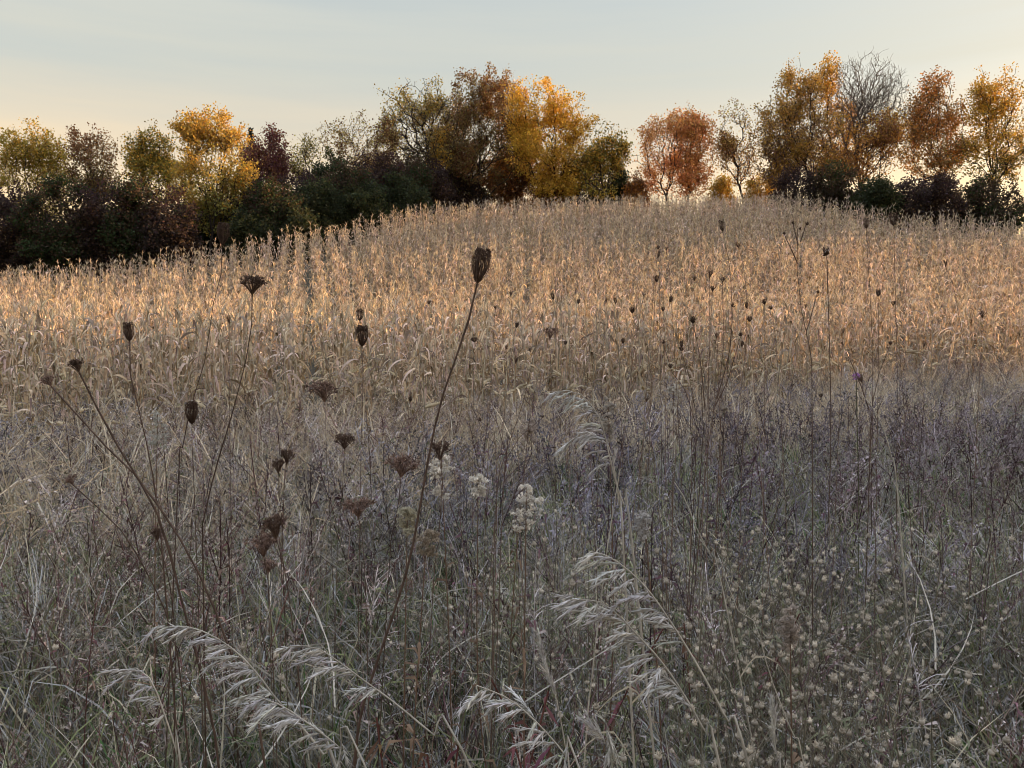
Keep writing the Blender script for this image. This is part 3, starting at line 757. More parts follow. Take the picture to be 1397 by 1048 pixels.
def build_panicles():
    Q = panicle
    Q('arching pale grass panicle with drooping tufts, largest beside the brown stems', [(213, 857), (240, 855), (265, 857), (298, 872), (330, 896), (358, 928), (378, 955), (412, 992), (445, 1035), (470, 1080)], 1.12, .66, 1, 1.05)
    Q('pale grass panicle tucked under the largest arching one', [(338, 948), (365, 955), (390, 966), (430, 994), (466, 1022), (505, 1060)], 1.05, .8, 2, .95)
    Q('pale panicle on a long straight slanting straw stem, with two loose hanging tufts', [(393, 882), (430, 883), (465, 905), (500, 931), (536, 957), (590, 1002), (645, 1055)], 1.1, .48, 3, 1.0, dense=.9)
    Q('pale panicle with few thick tufts near the straight slanting stem', [(650, 935), (690, 951), (720, 974), (746, 1000), (775, 1035), (800, 1075)], 1.08, .85, 4, 1.15, dense=.9)
    Q('narrow upright pale grass spike beside the thick tufted panicle', [(733, 868), (740, 893), (748, 922), (757, 945), (766, 988), (773, 1030), (778, 1070)], 1.3, .45, 5, .65, up=True)
    Q('pale drooping panicle whose stem crosses under the topmost arching one', [(777, 818), (815, 820), (842, 838), (868, 865), (896, 895), (925, 935), (962, 1000), (985, 1060)], 1.15, .72, 6, 1.2)
    Q('topmost arching pale panicle near the tall straight straw', [(803, 752), (825, 757), (850, 772), (880, 800), (908, 838), (950, 905), (990, 980), (1025, 1060)], 1.15, .48, 7, 1.15, dense=.85)
    Q('grey drooping panicle standing alone above the dull weeds', [(757, 535), (775, 533), (792, 538), (812, 560), (822, 582), (832, 625), (842, 665), (853, 695), (862, 740)], 1.55, .42, 8, 1.1, dense=.95)
    Q('short grey panicle below the lone drooping one, on the same straw tuft', [(772, 608), (790, 594), (812, 594), (830, 608), (838, 640), (845, 690), (850, 740)], 1.6, .5, 9, 1.05, dense=.9)
    Q('blurred pale panicle beside the outermost brown stem', [(170, 925), (185, 912), (200, 920), (212, 940), (228, 985), (242, 1030), (250, 1075)], .98, .5, 10, .9, dense=.8)
    Q('thick pale grass spike leaning over the grass, near the straw', [(800, 985), (815, 1000), (832, 1022), (850, 1055)], 1.1, .95, 11, .6, dense=1.6, up=True)
    Q('small whitish grass spike among the tan weed heads', [(1052, 958), (1056, 985), (1057, 1015), (1063, 1050), (1066, 1090)], 1.15, .55, 12, .55, dense=1.1, up=True)
    # bare straws
    for k, (lab, pix, d) in enumerate([
        ('tall straight pale straw without a head, taller than the panicles around it', [(846, 640), (836, 700), (826, 765), (816, 850), (808, 920), (797, 1045)], 1.4),
        ('thin broken straw bent sharply over the red leaves', [(920, 935), (905, 945), (885, 965), (895, 995), (908, 1030), (916, 1060)], 1.15),
        ('pale straw crossing the tan weed heads at a slant', [(985, 775), (1010, 840), (1030, 850), (1050, 920), (1080, 1000), (1100, 1060)], 1.45),
        ('curved pale straw among the grey weeds', [(920, 658), (935, 682), (950, 720), (970, 760), (985, 800)], 2.0),
        ('thin grey straw bending over near the purple flower', [(1172, 536), (1190, 555), (1205, 585), (1215, 620), (1225, 680)], 2.6)]):
        P = stem_world(pix, d); base = P[-1].copy(); r = thing('straw', lab, 'grass', base)
        g = Geo(); S = spline(P, 30); tube(g, S, np.linspace(.0007, .0018, 30) * d / 1.2, np.array([.42, .38, .31]), 5); part('stem', g, M_GRASS, r, base)
        g = Geo(); q = S[14]
        ribbon(g, spline([q, q + [.04, .01, .05], q + [.1, .02, .03], q + [.15, .02, -.05]], 8), np.linspace(.005, .001, 8), [0, .6, .8], np.array([.38, .32, .23])); part('blade', g, M_GRASS, r, base)


build_panicles()


# ------------------------------------------------------------------ goldenrod gone to fluff, flower, red-leaved weeds
def goldenrod(label, px, py, w, h, d, seed, fluff=(.70, .65, .57), group=None):
    rs = np.random.default_rng(seed)
    top = at(px, py - h / 2, d); bx = top[0] + rs.normal(0, .04)
    base = np.array([bx, d, gz(bx, d)])
    root = thing('goldenrod', label, 'goldenrod', base, group)
    S = spline([base, base * .5 + top * .5 + [rs.normal(0, .015), 0, 0], top], 16)
    g = Geo(); tube(g, S, np.linspace(.0026, .001, 16), np.array([.12, .075, .05]), 5)
    W, H = w / F * d, h / F * d
    fg, lf = Geo(), Geo()
    for k in range(int(26)):
        f = rs.random(); q = top - np.array([0, 0, H * f]); a = rs.uniform(0, 6.28); L = W * .5 * (.25 + .75 * math.sin(min(1, f * 1.2 + .1) * 2.6)) * rs.uniform(.6, 1.1)
        B = np.array([q + [math.cos(a) * L * t, math.sin(a) * L * t, L * (.7 * t - .55 * t * t)] for t in np.linspace(0, 1, 5)])
        tube(g, B, .0005, np.array([.14, .09, .06]), 3)
        m = 10
        for t in rs.uniform(.3, 1.05, m):
            e = np.array([np.interp(t, np.linspace(0, 1, 5), B[:, j]) for j in range(3)]) + rs.normal(0, .0025, 3)
            n = 9; dirs = unit(rs.normal(size=(n, 3)) + [0, 0, .6]); s = rs.uniform(.003, .0055)
            cards(fg, e + dirs * s * .6, s * 1.5, np.array(fluff) * rs.uniform(.7, 1.2), rs, .35)
    for k in range(16):
        f = rs.uniform(.15, .8); q = np.array([np.interp(f, np.linspace(0, 1, 16), S[:, j]) for j in range(3)]); a = rs.uniform(0, 6.28); L = rs.uniform(.03, .07)
        B = [q, q + [math.cos(a) * L * .5, math.sin(a) * L * .5, L * .1], q + [math.cos(a) * L * .8, math.sin(a) * L * .8, -L * .45]]
        ribbon(lf, B, [.003, .008, .001], unit([-math.sin(a), math.cos(a), rs.normal(0, .6)]), np.array([.13, .085, .055]) * rs.uniform(.6, 1.3))
    part('stem', g, M_STEM, root, base); part('fluffy_plume', fg, M_FLUFF, root, base); part('leaves', lf, M_WEED, root, base)


def build_forbs():
    G = goldenrod
    G('white fluffy goldenrod behind the dark open seed head', 602, 652, 36, 60, 1.95, 1)
    G('largest white fluffy goldenrod, alone in the dull weeds', 718, 698, 58, 66, 1.75, 2)
    G('small white fluffy goldenrod beside the largest one', 652, 665, 36, 28, 2.0, 3)
    G('yellowish fluffy goldenrod crossed by the tall bent stem', 556, 712, 38, 38, 1.8, 4, (.44, .40, .29))
    G('tan goldenrod head under the yellowish fluffy one', 582, 745, 44, 36, 1.7, 5, (.33, .27, .20))
    G('grey white fluffy weed top behind the topmost arching panicle', 879, 722, 28, 42, 1.9, 6, (.46, .43, .40))
    G('pale fluffy weed top at the edge of the corn, beyond the lone panicle', 919, 542, 24, 34, 3.4, 7, (.52, .47, .40))
    G('pinkish fluffy weed top just below the lone drooping panicle', 722, 588, 30, 30, 2.6, 8, (.42, .35, .30))
    G('dull fluffy weed top beside a rusty leaf, near the corn edge', 985, 548, 30, 40, 3.2, 9, (.42, .36, .30))
    G('greyish fluffy weed top in front of the first corn leaves', 215, 590, 44, 50, 2.6, 10, (.46, .44, .38))
    G('pale fluffy weed top over the purple grey weeds near the straw tuft', 830, 575, 26, 60, 2.4, 11, (.40, .36, .31))
    G('fluffy tan weed top among the small tan heads', 1078, 862, 36, 60, 1.5, 12, (.38, .32, .27))
    # purple flower
    rs = np.random.default_rng(4); d = 3.2; top = at(1168, 514, d); base = np.array([top[0] + .03, d, gz(top[0], d)])
    r = thing('purple_flower', 'single small purple flower in the dull weeds', 'flower', base)
    g = Geo(); tube(g, spline([base, (base + top) / 2 + [.02, 0, 0], top], 10), .0016, np.array([.08, .08, .04]), 5); part('stem', g, M_STEM, r, base)
    g = Geo(); v = unit(rs.normal(size=(60, 3)) + [0, -.2, .9]); cards(g, top + v * .012, rs.uniform(.010, .018, 60), np.array([.33, .16, .36]) * rs.uniform(.6, 1.3, (60, 1)), rs, .3); part('blossom', g, M_FLUFF, r, base)
    # milkweed with open pods
    d = 4.6; top = at(1128, 346, d); base = np.array([top[0] + .05, d, gz(top[0], d)])
    r = thing('milkweed', 'dark ragged pod cluster with a white tuft, high over the corn', 'weed', base)
    g = Geo(); tube(g, spline([base, (base + top) / 2 + [.03, 0, 0], top], 12), .0026, STEMC, 5); part('stem', g, M_STEM, r, base)
    g = Geo(); w = Geo()
    for k in range(9):
        v = unit(rs.normal(size=3) + [0, 0, .5]); spindle(g, top, top + v * rs.uniform(.03, .05), .008, DARK * rs.uniform(.7, 1.5), 6)
    v = rs.normal(0, .008, (26, 3)); cards(w, top + [-.004, -.015, .008] + v, .01, np.array([.6, .57, .52]), rs, .3)
    part('pod_cluster', g, M_HEAD, r, base); part('tuft', w, M_FLUFF, r, base)
    # dark branching dry forbs over the corn edge
    def forb(label, stems, d, seed, heads):
        rs = np.random.default_rng(seed); g, hg = Geo(), []
        base = stem_world(stems[0], d)[-1]; r = thing('branching_weed', label, 'weed', base)
        for k, s in enumerate(stems):
            P = np.array([at(x, y, d + (k % 3 - 1) * .04) for x, y in s]); P = np.vstack([P, base]) if k == 0 or s[-1][1] > 560 else P
            tube(g, spline(P, 16), np.linspace(.0007, .0017, 16) * d / 2.2, STEMC * rs.uniform(.7, 1.3), 4)
        part('stem', g, M_STEM, r, base)
        for (x, y, w) in heads:
            c = at(x, y, d); q = Geo(); W = w / F * d
            for _ in range(16):
                v = unit(rs.normal(size=3) + [0, 0, .8]); spindle(q, c - [0, 0, W * .4], c + v * W * .55, W * .1, DARK * rs.uniform(.7, 1.6), 3)
            part('seed_head', q, M_HEAD, r, base)
    forb('dark branching weed fanning up from the dull weeds into the corn', [[(985, 382), (987, 440), (985, 500), (974, 560), (966, 610)], [(945, 440), (955, 490), (962, 560)], [(1000, 420), (995, 480), (978, 545)], [(905, 470), (925, 530), (950, 580)], [(930, 480), (945, 530), (960, 575)], [(1010, 460), (992, 520), (975, 555)]], 2.9, 5,
         [(945, 436, 9), (1000, 416, 8), (905, 466, 7), (930, 476, 8), (1010, 456, 7)])
    forb('thin dark branching weed reaching up near the milkweed', [[(1088, 312), (1090, 345), (1086, 390), (1098, 440), (1106, 490), (1108, 560)], [(1082, 305), (1089, 335)], [(1100, 306), (1092, 330)], [(1070, 320), (1084, 350), (1088, 360)], [(1115, 400), (1104, 440), (1100, 452)]], 2.7, 6,
         [(1082, 304, 5), (1101, 305, 6), (1070, 318, 5), (1092, 312, 5), (1116, 398, 5)])
    forb('thin dark branching weed behind the tall bent stem', [[(725, 500), (715, 545), (700, 590), (682, 640), (676, 700), (674, 760)], [(655, 575), (670, 600), (678, 640)], [(740, 570), (712, 600), (690, 618)]], 2.2, 7, [(655, 572, 6), (740, 568, 5)])
    forb('reddish branching weed in front of the first corn, near a purple flower', [[(1215, 470), (1196, 520), (1188, 580), (1186, 650)], [(1150, 470), (1172, 520), (1186, 560)], [(1206, 540), (1192, 575), (1188, 600)]], 3.0, 8, [(1215, 468, 6), (1150, 468, 6)])


build_forbs()


def knapweed_proto(rs, nh):
    st = Geo(); heads = []; H = rs.uniform(.55, .8)
    t = np.linspace(0, 1, 8); b = rs.normal(0, .06, 2)
    S = np.stack([b[0] * t * t, b[1] * t * t, H * t], 1); sc = np.array([.16, .14, .10]) * rs.uniform(.8, 1.2)
    tube(st, S, np.linspace(.002, .001, 8), sc, 4)
    for k in range(nh):
        f = rs.uniform(.45, .95); q = np.array([np.interp(f, t, S[:, j]) for j in range(3)]); a = rs.uniform(0, 6.28); L = rs.uniform(.06, .2) * (1.3 - f)*1.6
        up = rs.uniform(.5, 1.1)
        B = np.array([q + [math.cos(a) * L * u, math.sin(a) * L * u, L * up * u * (.6 + .4 * u)] for u in np.linspace(0, 1, 5)])
        tube(st, B, np.linspace(.0009, .0006, 5), sc, 3)
        g = Geo(); c = np.array([.47, .415, .335]) * rs.uniform(.6, 1.2); r = rs.uniform(.0038, .0066); e = B[-1]; d = unit(B[-1] - B[-2]) * .6 + np.array([0, 0, .5]); d = unit(d)
        tube(g, e + d * r * np.array([0, .3, .8, 1.4, 1.7])[:, None], r * np.array([.3, .8, 1.05, 1.08, .8]), c[None] * np.array([.6, .8, .9, 1, 1.])[:, None], 7)
        for _ in range(22):
            v = unit(d * 1.2 + rs.normal(0, .7, 3)); ribbon(g, [e + d * r * 1.2, e + d * r * 1.2 + v * r * 1.8], [r * .4, r * .15], unit(rs.normal(size=3)), c * rs.uniform(1.0, 1.5))
        heads.append(g)
    lf = Geo()
    for k in range(14):
        f = rs.uniform(.1, .85); q = np.array([np.interp(f, t, S[:, j]) for j in range(3)]); a = rs.uniform(0, 6.28); L = rs.uniform(.02, .06)
        ribbon(lf, [q, q + [math.cos(a) * L * .6, math.sin(a) * L * .6, L * .3], q + [math.cos(a) * L, math.sin(a) * L, -L * .1]], [.002, .005, .0008], unit([-math.sin(a), math.cos(a), rs.normal(0, .5)]), np.array([.13, .13, .08]) * rs.uniform(.6, 1.3))
    return st, heads, lf


def red_weed_proto(rs):
    st, lf = Geo(), Geo(); H = rs.uniform(.4, .6); S = spline([(0, 0, 0), (.02, .01, H * .5), (rs.normal(0, .04), 0, H)], 8); tube(st, S, .0016, np.array([.12, .05, .04]), 4)
    for k in range(22):
        f = rs.uniform(.3, 1); q = np.array([np.interp(f, np.linspace(0, 1, 8), S[:, j]) for j in range(3)]); a = rs.uniform(0, 6.28); L = rs.uniform(.018, .036); e = rs.uniform(-.6, .5)
        c = np.array([.16, .065, .055]) * rs.uniform(.6, 1.5) * np.array([1, rs.uniform(.8, 1.6), rs.uniform(.8, 1.6)])
        ribbon(lf, [q, q + [math.cos(a) * L * .5, math.sin(a) * L * .5, L * e], q + [math.cos(a) * L, math.sin(a) * L, L * (e - .5)]], [.002, .007, .001], unit([-math.sin(a), math.cos(a), rs.normal(0, .8)]), c)
    return st, lf


def build_small_weeds():
    rs = np.random.default_rng(12); protos = []
    lab, grp = 'bushy weed topped with many small round tan seed heads', 'weeds with small round tan seed heads'
    for k in range(7):
        st, hd, lf = knapweed_proto(rs, int(rs.integers(6, 11)))
        r = thing('knapweed', lab, 'weed', (0, 0, 0), grp); part('stem', st, M_WEED, r); part('leaves', lf, M_WEED, r)
        for h in hd: part('seed_head', h, M_FLUFF, r)
        protos.append(r)
    k = 0
    for i in range(185):
        u = rs.random()
        if i < 115: px, d = rs.uniform(930, 1260), rs.uniform(1.25, 3.4)
        elif i < 145: px, d = rs.uniform(640, 930), rs.uniform(1.7, 3.6)
        elif i < 165: px, d = rs.uniform(1260, 1420), rs.uniform(1.2, 3.6)
        else: px, d = rs.uniform(-20, 640), rs.uniform(1.9, 4)
        x = (px - 698.5) / F * d; z = gz(x, d)
        s = rs.uniform(.85, 1.15) * (1 if d > 1.6 else .9)
        if k < len(protos): r = protos[k]; r.location = (x, d, z); r.scale = (s,) * 3; r.rotation_euler.z = rs.uniform(0, 6.28)
        else: dup(protos[k % len(protos)], (x, d, z), rs.uniform(0, 6.28), s, tilt=(rs.normal(0, .1), rs.normal(0, .1)))
        k += 1
    lab, grp = 'small weed with dull red leaves among the grass', 'weeds with dull red leaves'
    protos = []
    for k in range(4):
        st, lf = red_weed_proto(rs); r = thing('red_leaved_weed', lab, 'weed', (0, 0, 0), grp); part('stem', st, M_WEED, r); part('leaves', lf, M_LEAF, r); protos.append(r)
    spots = [(575, 880, 1.6), (590, 850, 1.65), (730, 815, 1.7), (745, 795, 1.9), (870, 925, 1.35), (880, 900, 1.45), (720, 770, 1.9), (990, 590, 3.4), (935, 690, 2.4), (620, 830, 1.7), (540, 900, 1.5), (845, 680, 2.3), (510, 780, 1.8), (760, 850, 1.6), (900, 980, 1.3), (690, 880, 1.5), (560, 940, 1.4), (825, 930, 1.4), (600, 950, 1.4), (1060, 660, 2.5), (430, 860, 1.6)]
    for k, (px, py, d) in enumerate(spots):
        p = at(px, py, d); top = p[2]; z = gz(p[0], d)
        if k < 4: r = protos[k]; r.location = (p[0], d, z); s = np.clip((top - z) / .48, .5, 1.4); r.scale = (s,) * 3
        else: dup(protos[k % 4], (p[0], d, z), rs.uniform(0, 6.28), float(np.clip((top - z) / .48, .5, 1.4)))


build_small_weeds()


# ------------------------------------------------------------------ the mass of weeds and grass nobody could count
def grass_clump(rs, n, hh, cols, w=.006, broken=.3):
    g = Geo()
    for k in range(n):
        a = rs.uniform(0, 6.28); L = hh * rs.uniform(.5, 1.1); m = 6; s = np.linspace(0, 1, m)
        e = rs.uniform(1.15, 1.55) - s ** 1.6 * rs.uniform(.1, 1.9)
        if rs.random() < broken: e = np.where(s > rs.uniform(.3, .7), e - rs.uniform(.9, 2.2), e)
        aa = a + rs.normal(0, .5) * s
        D = np.stack([np.cos(aa) * np.cos(e), np.sin(aa) * np.cos(e), np.sin(e)], 1)
        P = np.r_[rs.normal(0, .03, 2), 0] + np.r_[np.zeros((1, 3)), np.cumsum(D[:-1] * L / (m - 1), 0)]
        tw = rs.uniform(-1.2, 1.2); S = np.stack([-np.sin(aa) * math.cos(tw), np.cos(aa) * math.cos(tw), np.full(m, math.sin(tw))], 1)
        c = np.array(cols[rs.integers(0, len(cols))]) * rs.uniform(.7, 1.3)
        ribbon(g, P, w * rs.uniform(.6, 1.4) * np.array([.8, 1, 1, .85, .6, .1]), S, c)
    return g.arr()


def weed_proto(rs, kind, big=1.):
    g = Geo(); H = rs.uniform(.6, .95); t = np.linspace(0, 1, 7); b = rs.normal(0, .09, 2)
    S = np.stack([b[0] * t * t, b[1] * t * t, H * t], 1)
    stc = np.array([[.12, .062, .052], [.31, .245, .19], [.08, .045, .042], [.40, .36, .32]][rs.integers(0, 4)])
    tube(g, S, np.linspace(.0034, .0014, 7) * big ** .6, stc, 3)
    nb = {'aster': 15, 'rod': 12, 'stick': 6}[kind]
    fl = [np.array([.33, .28, .235]), np.array([.24, .195, .165]), np.array([.37, .33, .285])][rs.integers(0, 3)]
    for k in range(nb):
        f = rs.uniform(.4, 1.) if kind != 'rod' else rs.uniform(.72, 1.)
        q = np.array([np.interp(f, t, S[:, j]) for j in range(3)]); a = rs.uniform(0, 6.28)
        L = rs.uniform(.07, .22) * (1.25 - f) * 1.7 if kind != 'rod' else rs.uniform(.04, .1)
        B = np.array([q + [math.cos(a) * L * u, math.sin(a) * L * u, L * (.9 * u - (.5 * u * u if kind == 'rod' else 0))] for u in np.linspace(0, 1, 4)])
        ribbon(g, B, np.array([.003, .0026, .0022, .0018]) * big ** .6, unit([-math.sin(a), math.cos(a), .5]), stc * 1.1)
        if kind == 'aster':
            P = B[rs.integers(1, 4, 5)] + rs.normal(0, .012, (5, 3)); cards(g, P, rs.uniform(.007, .013, 5) * big, fl * rs.uniform(.7, 1.3, (5, 1)), rs, .8)
        elif kind == 'rod':
            u = rs.uniform(.2, 1, 8); P = np.stack([np.interp(u, np.linspace(0, 1, 4), B[:, j]) for j in range(3)], 1) + rs.normal(0, .004, (8, 3)); cards(g, P, rs.uniform(.006, .011, 8) * big, fl * rs.uniform(.6, 1.2, (8, 1)), rs, .5)
        else:
            cards(g, B[-1:], .009, np.array([.08, .05, .04]), rs, .9)
    for k in range(14):
        f = rs.uniform(.1, .9); q = np.array([np.interp(f, t, S[:, j]) for j in range(3)]); a = rs.uniform(0, 6.28); L = rs.uniform(.025, .075)
        c = np.array([[.27, .19, .14], [.16, .085, .085], [.16, .17, .085], [.36, .30, .25]][rs.integers(0, 4)]) * rs.uniform(.6, 1.3)
        ribbon(g, [q, q + [math.cos(a) * L * .6, math.sin(a) * L * .6, L * .15], q + [math.cos(a) * L * .9, math.sin(a) * L * .9, -L * .5]], np.array([.003, .010, .0015]) * big ** .7, unit([-math.sin(a), math.cos(a), rs.normal(0, .8)]), c)
    return g.arr()


def ring(n, d0, d1, half, power=1.):
    """random ground spots between two distances, inside the view's wedge and a margin"""
    d = np.sqrt(rng.uniform(d0 ** 2, d1 ** 2, n)) if power == 1. else d0 + (d1 - d0) * rng.random(n) ** power
    x = rng.uniform(-1, 1, n) * (half * d + .4)
    return x, d


def patchy(x, y, s, seed):
    return np.array([mnoise.noise(Vector((a * s + seed, b * s, seed))) for a, b in zip(x, y)])


def build_ground_cover():
    rs = np.random.default_rng(31)
    straw, grey, olive, brown, green = (.56, .47, .31), (.48, .44, .385), (.26, .265, .115), (.28, .175, .115), (.11, .20, .06)
    gp = [grass_clump(rs, 16, .62, [straw, grey, grey, olive]) for _ in range(5)] + [grass_clump(rs, 16, .45, [olive, green, straw]) for _ in range(3)] + [grass_clump(rs, 14, .7, [brown, straw, grey], .0042, .15) for _ in range(3)]
    X, Y = [], []
    for n, a, b in ((800, .75, 2.0), (1500, 2.0, 4.5), (1900, 4.5, 9), (2000, 9, 22)):
        x, y = ring(n, a, b, .78); X.append(x); Y.append(y)
    x, y = np.concatenate(X), np.concatenate(Y)
    ok = y < corn_front(x) + .8; x, y = x[ok], y[ok]
    n = len(x); nz = patchy(x, y, .6, 3.)
    wh = np.where(rng.random(n) < np.clip(.3 + nz * .8 + np.where(y < 2.4, .25, 0), 0, 1), rng.integers(5, 8, n), np.where(rng.random(n) < .35, rng.integers(8, 11, n), rng.integers(0, 5, n)))
    sc = rng.uniform(.7, 1.15, n) * np.clip(.78 + .1 * y, .8, 1.05)
    tint = np.array([[1.02, 1.07, 1.14]]) * rng.uniform(.3, 1.0, (n, 1)) * np.interp(y, [1.5, 4], [.8, 1])[:, None] * (1 + np.clip(patchy(x, y, .9, 41.), -.5, .5)[:, None] * .6) * np.ones((n, 3))
    o = part('grass', scatter(gp, np.stack([x, y, ground(x, y) - .01], 1), rng.uniform(0, 6.28, n), sc, tint, rng.normal(0, .22, (n, 2)) + [-.06, 0], wh), M_GRASS)
    o['kind'] = 'stuff'; o['label'] = 'tangled dry and green grass under the weeds'
    # pale dry grass where the meadow meets the corn, and flattened straws lying across the weeds
    pale = [grass_clump(rs, 18, .95, [(.54, .44, .31), (.46, .40, .31), (.46, .345, .22)], .009, .45) for _ in range(4)]
    x = rng.uniform(-13, 13, 5200); y = corn_front(x) - 6.0 * rng.random(5200) ** 1.5 + 1.2
    ok = (np.abs(x) < .78 * y + .4) & (rng.random(5200) < np.interp(x, [-6, 0, 7], [1., .75, .35])); x, y = x[ok], y[ok]; n = len(x)
    fl = []
    for _ in range(4):
        g = Geo()
        for k in range(5):
            a = rs.uniform(0, 6.28); L = rs.uniform(.15, .4); t = np.linspace(0, 1, 6); z0 = rs.uniform(.12, .5); sl = rs.uniform(-.5, 1.2)
            b = a + rs.normal(0, 1.1) * t
            P = np.stack([np.cos(b) * L * t, np.sin(b) * L * t, z0 + sl * L * t - .35 * L * t * t * rs.random()], 1) + [rs.normal(0, .1), rs.normal(0, .1), 0]
            ribbon(g, P, np.array([1, 1, .9, .8, .6, .2]) * .0042, [0, rs.normal(0, .5), 1], np.array([.50, .46, .39]) * rs.uniform(.5, 1.15))
        fl.append(g.arr())
    x2, y2 = ring(420, 1.9, 6.5, .78); n2 = len(x2)
    V1 = scatter(pale, np.stack([x, y, ground(x, y) - .01], 1), rng.uniform(0, 6.28, n), rng.uniform(.6, 1.15, n), rng.uniform(.7, 1.15, (n, 1)) * np.ones((n, 3)), rng.normal(0, .2, (n, 2)))
    V2 = scatter(fl, np.stack([x2, y2, ground(x2, y2)], 1), rng.uniform(0, 6.28, n2), rng.uniform(.8, 1.2, n2), rng.uniform(.6, 1.1, (n2, 1)) * np.ones((n2, 3)))
    o = part('dry_grass', (np.concatenate([V1[0], V2[0]]), np.concatenate([V1[1], V2[1] + len(V1[0])]), np.concatenate([V1[2], V2[2]])), M_GRASS)
    o['kind'] = 'stuff'; o['label'] = 'pale straw along the corn edge and lying across the weeds'
    kinds = ('aster',) * 6 + ('rod',) * 3 + ('stick',) * 3
    wp = [weed_proto(rs, k) for k in kinds] + [weed_proto(rs, k, 1.7) for k in kinds]
    X, Y = [], []
    for m, a, b in ((130, 1.25, 2.2), (480, 2.2, 4.5), (1500, 4.5, 10), (3000, 10, 23)):
        x, y = ring(m, a, b, .78); X.append(x); Y.append(y)
    x, y = np.concatenate(X), np.concatenate(Y)
    ok = y < corn_front(x) + 3.5 * rng.random(len(x)) ** 1.5 + .3; x, y = x[ok], y[ok]
    n = len(x); nz = patchy(x, y, .45, 8.)
    wh = np.where(rng.random(n) < np.clip(.6 + nz, 0, 1), rng.integers(0, 6, n), rng.integers(6, 12, n))
    wh = wh + 12 * (rng.random(n) < np.interp(y, [2.5, 6], [0, 1]))
    pn = patchy(x, y, .3, 15.)[:, None]
    pm = patchy(x, y, 1.1, 22.)[:, None]
    tint = rng.uniform(.38, 1.05, (n, 1)) * (1 + np.clip(pm, -.5, .5) * .9) * (np.array([[1.12, 1.12, 1.24]]) + np.clip(pn, -.4, .4) * np.array([[.5, .3, .02]]))
    dk = np.clip((x + 1) / 2, 0, 1) * np.interp(y, [2.5, 4, 10, 14], [0, 1, 1, 0]); tint = tint * (1 - dk[:, None] * np.array([[.34, .36, .28]]))     # weeds tinted darker at mid distance, towards the right
    sc = rng.uniform(.65, 1.1, n) * np.interp(y, [1.2, 2.5, 5], [.72, .9, 1.0])
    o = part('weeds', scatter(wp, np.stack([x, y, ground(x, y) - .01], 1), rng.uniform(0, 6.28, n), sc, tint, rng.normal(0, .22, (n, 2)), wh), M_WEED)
    o['kind'] = 'stuff'; o['label'] = 'dull grey brown mass of withered meadow weeds'


build_ground_cover()


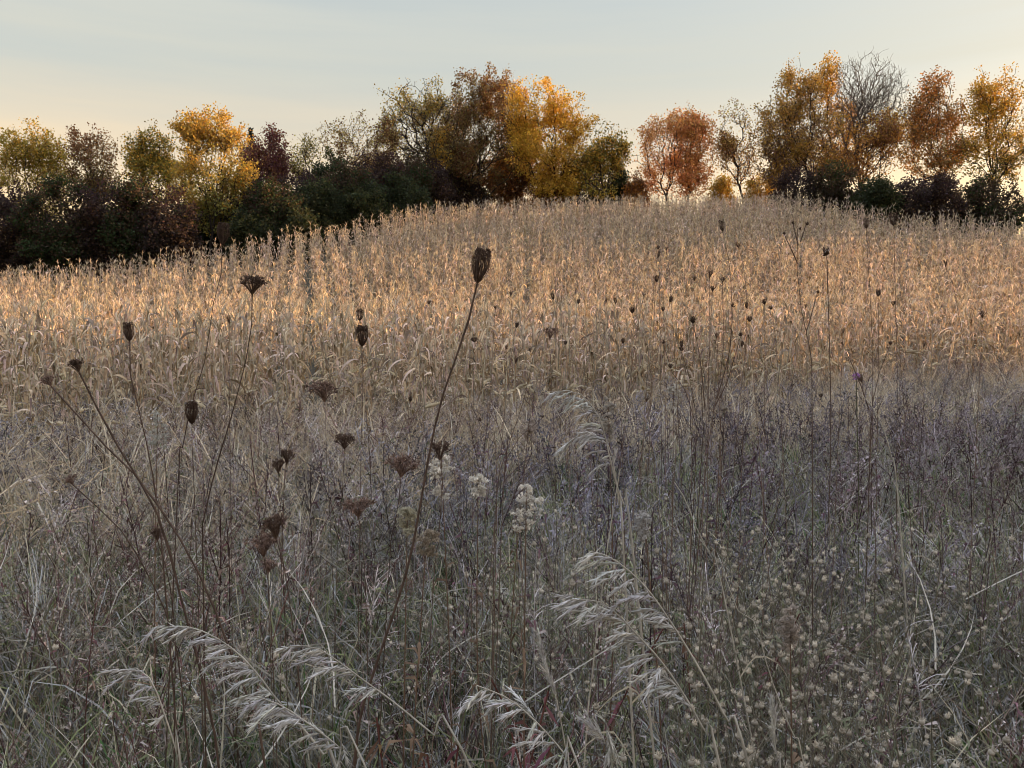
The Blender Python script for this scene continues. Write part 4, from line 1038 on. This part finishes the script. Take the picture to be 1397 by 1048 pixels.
# ------------------------------------------------------------------ sky, sun, camera
def build_light():
    w = bpy.data.worlds.new('World'); SC.world = w; w.use_nodes = True
    nt = w.node_tree; L = nt.links.new; nt.nodes.clear()
    out = nt.nodes.new('ShaderNodeOutputWorld'); bg = nt.nodes.new('ShaderNodeBackground'); bg.inputs['Strength'].default_value = SKY_STR
    sky = nt.nodes.new('ShaderNodeTexSky'); sky.sky_type = 'NISHITA'; sky.sun_disc = False
    sky.sun_elevation = SUN_EL; sky.sun_rotation = SUN_AZ; sky.air_density = 1.0; sky.dust_density = 4.0; sky.ozone_density = 1.0
    # thin veil of high cloud, its unseen overhead part brightened as added fill light
    tc = nt.nodes.new('ShaderNodeTexCoord')
    mp = nt.nodes.new('ShaderNodeMapping'); mp.inputs['Scale'].default_value = (1.0, 1.6, 14)
    nz = nt.nodes.new('ShaderNodeTexNoise'); nz.inputs['Scale'].default_value = 1.6; nz.inputs['Detail'].default_value = 5; nz.inputs['Roughness'].default_value = .55
    L(tc.outputs['Generated'], mp.inputs['Vector']); L(mp.outputs[0], nz.inputs['Vector'])
    mr = nt.nodes.new('ShaderNodeMapRange'); mr.inputs['From Min'].default_value = .3; mr.inputs['From Max'].default_value = .7
    mr.inputs['To Min'].default_value = VEIL[0]; mr.inputs['To Max'].default_value = VEIL[1]
    L(nz.outputs['Fac'], mr.inputs['Value'])
    mx = nt.nodes.new('ShaderNodeMix'); mx.data_type = 'RGBA'
    L(mr.outputs[0], mx.inputs['Factor']); L(sky.outputs[0], mx.inputs['A']); 
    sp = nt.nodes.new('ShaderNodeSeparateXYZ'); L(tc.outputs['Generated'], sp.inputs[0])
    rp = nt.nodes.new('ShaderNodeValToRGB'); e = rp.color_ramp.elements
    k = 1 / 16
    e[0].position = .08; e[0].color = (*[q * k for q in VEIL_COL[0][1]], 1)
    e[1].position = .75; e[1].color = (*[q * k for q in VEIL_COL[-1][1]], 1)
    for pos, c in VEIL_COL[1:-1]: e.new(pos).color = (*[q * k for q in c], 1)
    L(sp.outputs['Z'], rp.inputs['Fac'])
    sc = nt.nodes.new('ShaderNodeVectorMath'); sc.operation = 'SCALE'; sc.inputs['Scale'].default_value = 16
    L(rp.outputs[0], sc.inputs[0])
    # the veil glows round the hidden sun
    nv = nt.nodes.new('ShaderNodeVectorMath'); nv.operation = 'DOT_PRODUCT'; L(tc.outputs['Generated'], nv.inputs[0])
    nv.inputs[1].default_value = (math.sin(SUN_AZ) * math.cos(SUN_EL), math.cos(SUN_AZ) * math.cos(SUN_EL), math.sin(SUN_EL))
    mxm = nt.nodes.new('ShaderNodeMath'); mxm.operation = 'MAXIMUM'; mxm.inputs[1].default_value = 0; L(nv.outputs['Value'], mxm.inputs[0])
    pw = nt.nodes.new('ShaderNodeMath'); pw.operation = 'POWER'; pw.inputs[1].default_value = 3; L(mxm.outputs[0], pw.inputs[0])
    gl = nt.nodes.new('ShaderNodeVectorMath'); gl.operation = 'SCALE'; gl.inputs[0].default_value = (1.5, 1.0, .4); L(pw.outputs[0], gl.inputs['Scale'])
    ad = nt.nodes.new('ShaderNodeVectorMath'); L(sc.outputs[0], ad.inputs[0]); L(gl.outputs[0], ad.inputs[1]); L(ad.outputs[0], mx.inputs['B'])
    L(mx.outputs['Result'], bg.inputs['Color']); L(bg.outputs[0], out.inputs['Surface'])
    sl = bpy.data.lights.new('sun', 'SUN'); sl.energy = SUN_STR; sl.angle = RAD(.6); sl.color = (1, .60, .27)
    so = bpy.data.objects.new('sun', sl); COL.objects.link(so)
    S = Vector((math.sin(SUN_AZ) * math.cos(SUN_EL), math.cos(SUN_AZ) * math.cos(SUN_EL), math.sin(SUN_EL)))
    so.rotation_euler = S.to_track_quat('Z', 'Y').to_euler(); so.location = (60, 10, 40)
    cd = bpy.data.cameras.new('camera'); cam = bpy.data.objects.new('camera', cd); COL.objects.link(cam)
    cd.sensor_width = 36; cd.lens = F / 1397 * 36; cd.clip_start = .05; cd.clip_end = 6000
    cam.location = (0, 0, CAM_H); cam.rotation_euler = (math.pi / 2 - PITCH, 0, 0); SC.camera = cam
    vs = SC.view_settings; vs.view_transform = 'Standard'; vs.look = 'None'; vs.gamma = 1; vs.use_curve_mapping = False; vs.exposure = EXPO
    cy = SC.cycles; cy.max_bounces = 6; cy.diffuse_bounces = 3; cy.glossy_bounces = 2; cy.transmission_bounces = 3; cy.transparent_max_bounces = 4
    cy.use_adaptive_sampling = True; cy.adaptive_threshold = .02; cy.use_denoising = True; cy.denoiser = 'OPENIMAGEDENOISE'; cy.denoising_input_passes = 'RGB_ALBEDO_NORMAL'; cy.denoising_prefilter = 'ACCURATE'
    cy.sample_clamp_indirect = 6; cy.pixel_filter_type = 'BLACKMAN_HARRIS'; cy.filter_width = 1.0


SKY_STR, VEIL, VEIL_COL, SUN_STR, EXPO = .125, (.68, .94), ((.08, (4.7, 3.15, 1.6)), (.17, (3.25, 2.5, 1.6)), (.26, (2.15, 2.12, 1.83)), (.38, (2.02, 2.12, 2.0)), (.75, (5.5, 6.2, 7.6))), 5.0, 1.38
build_light()
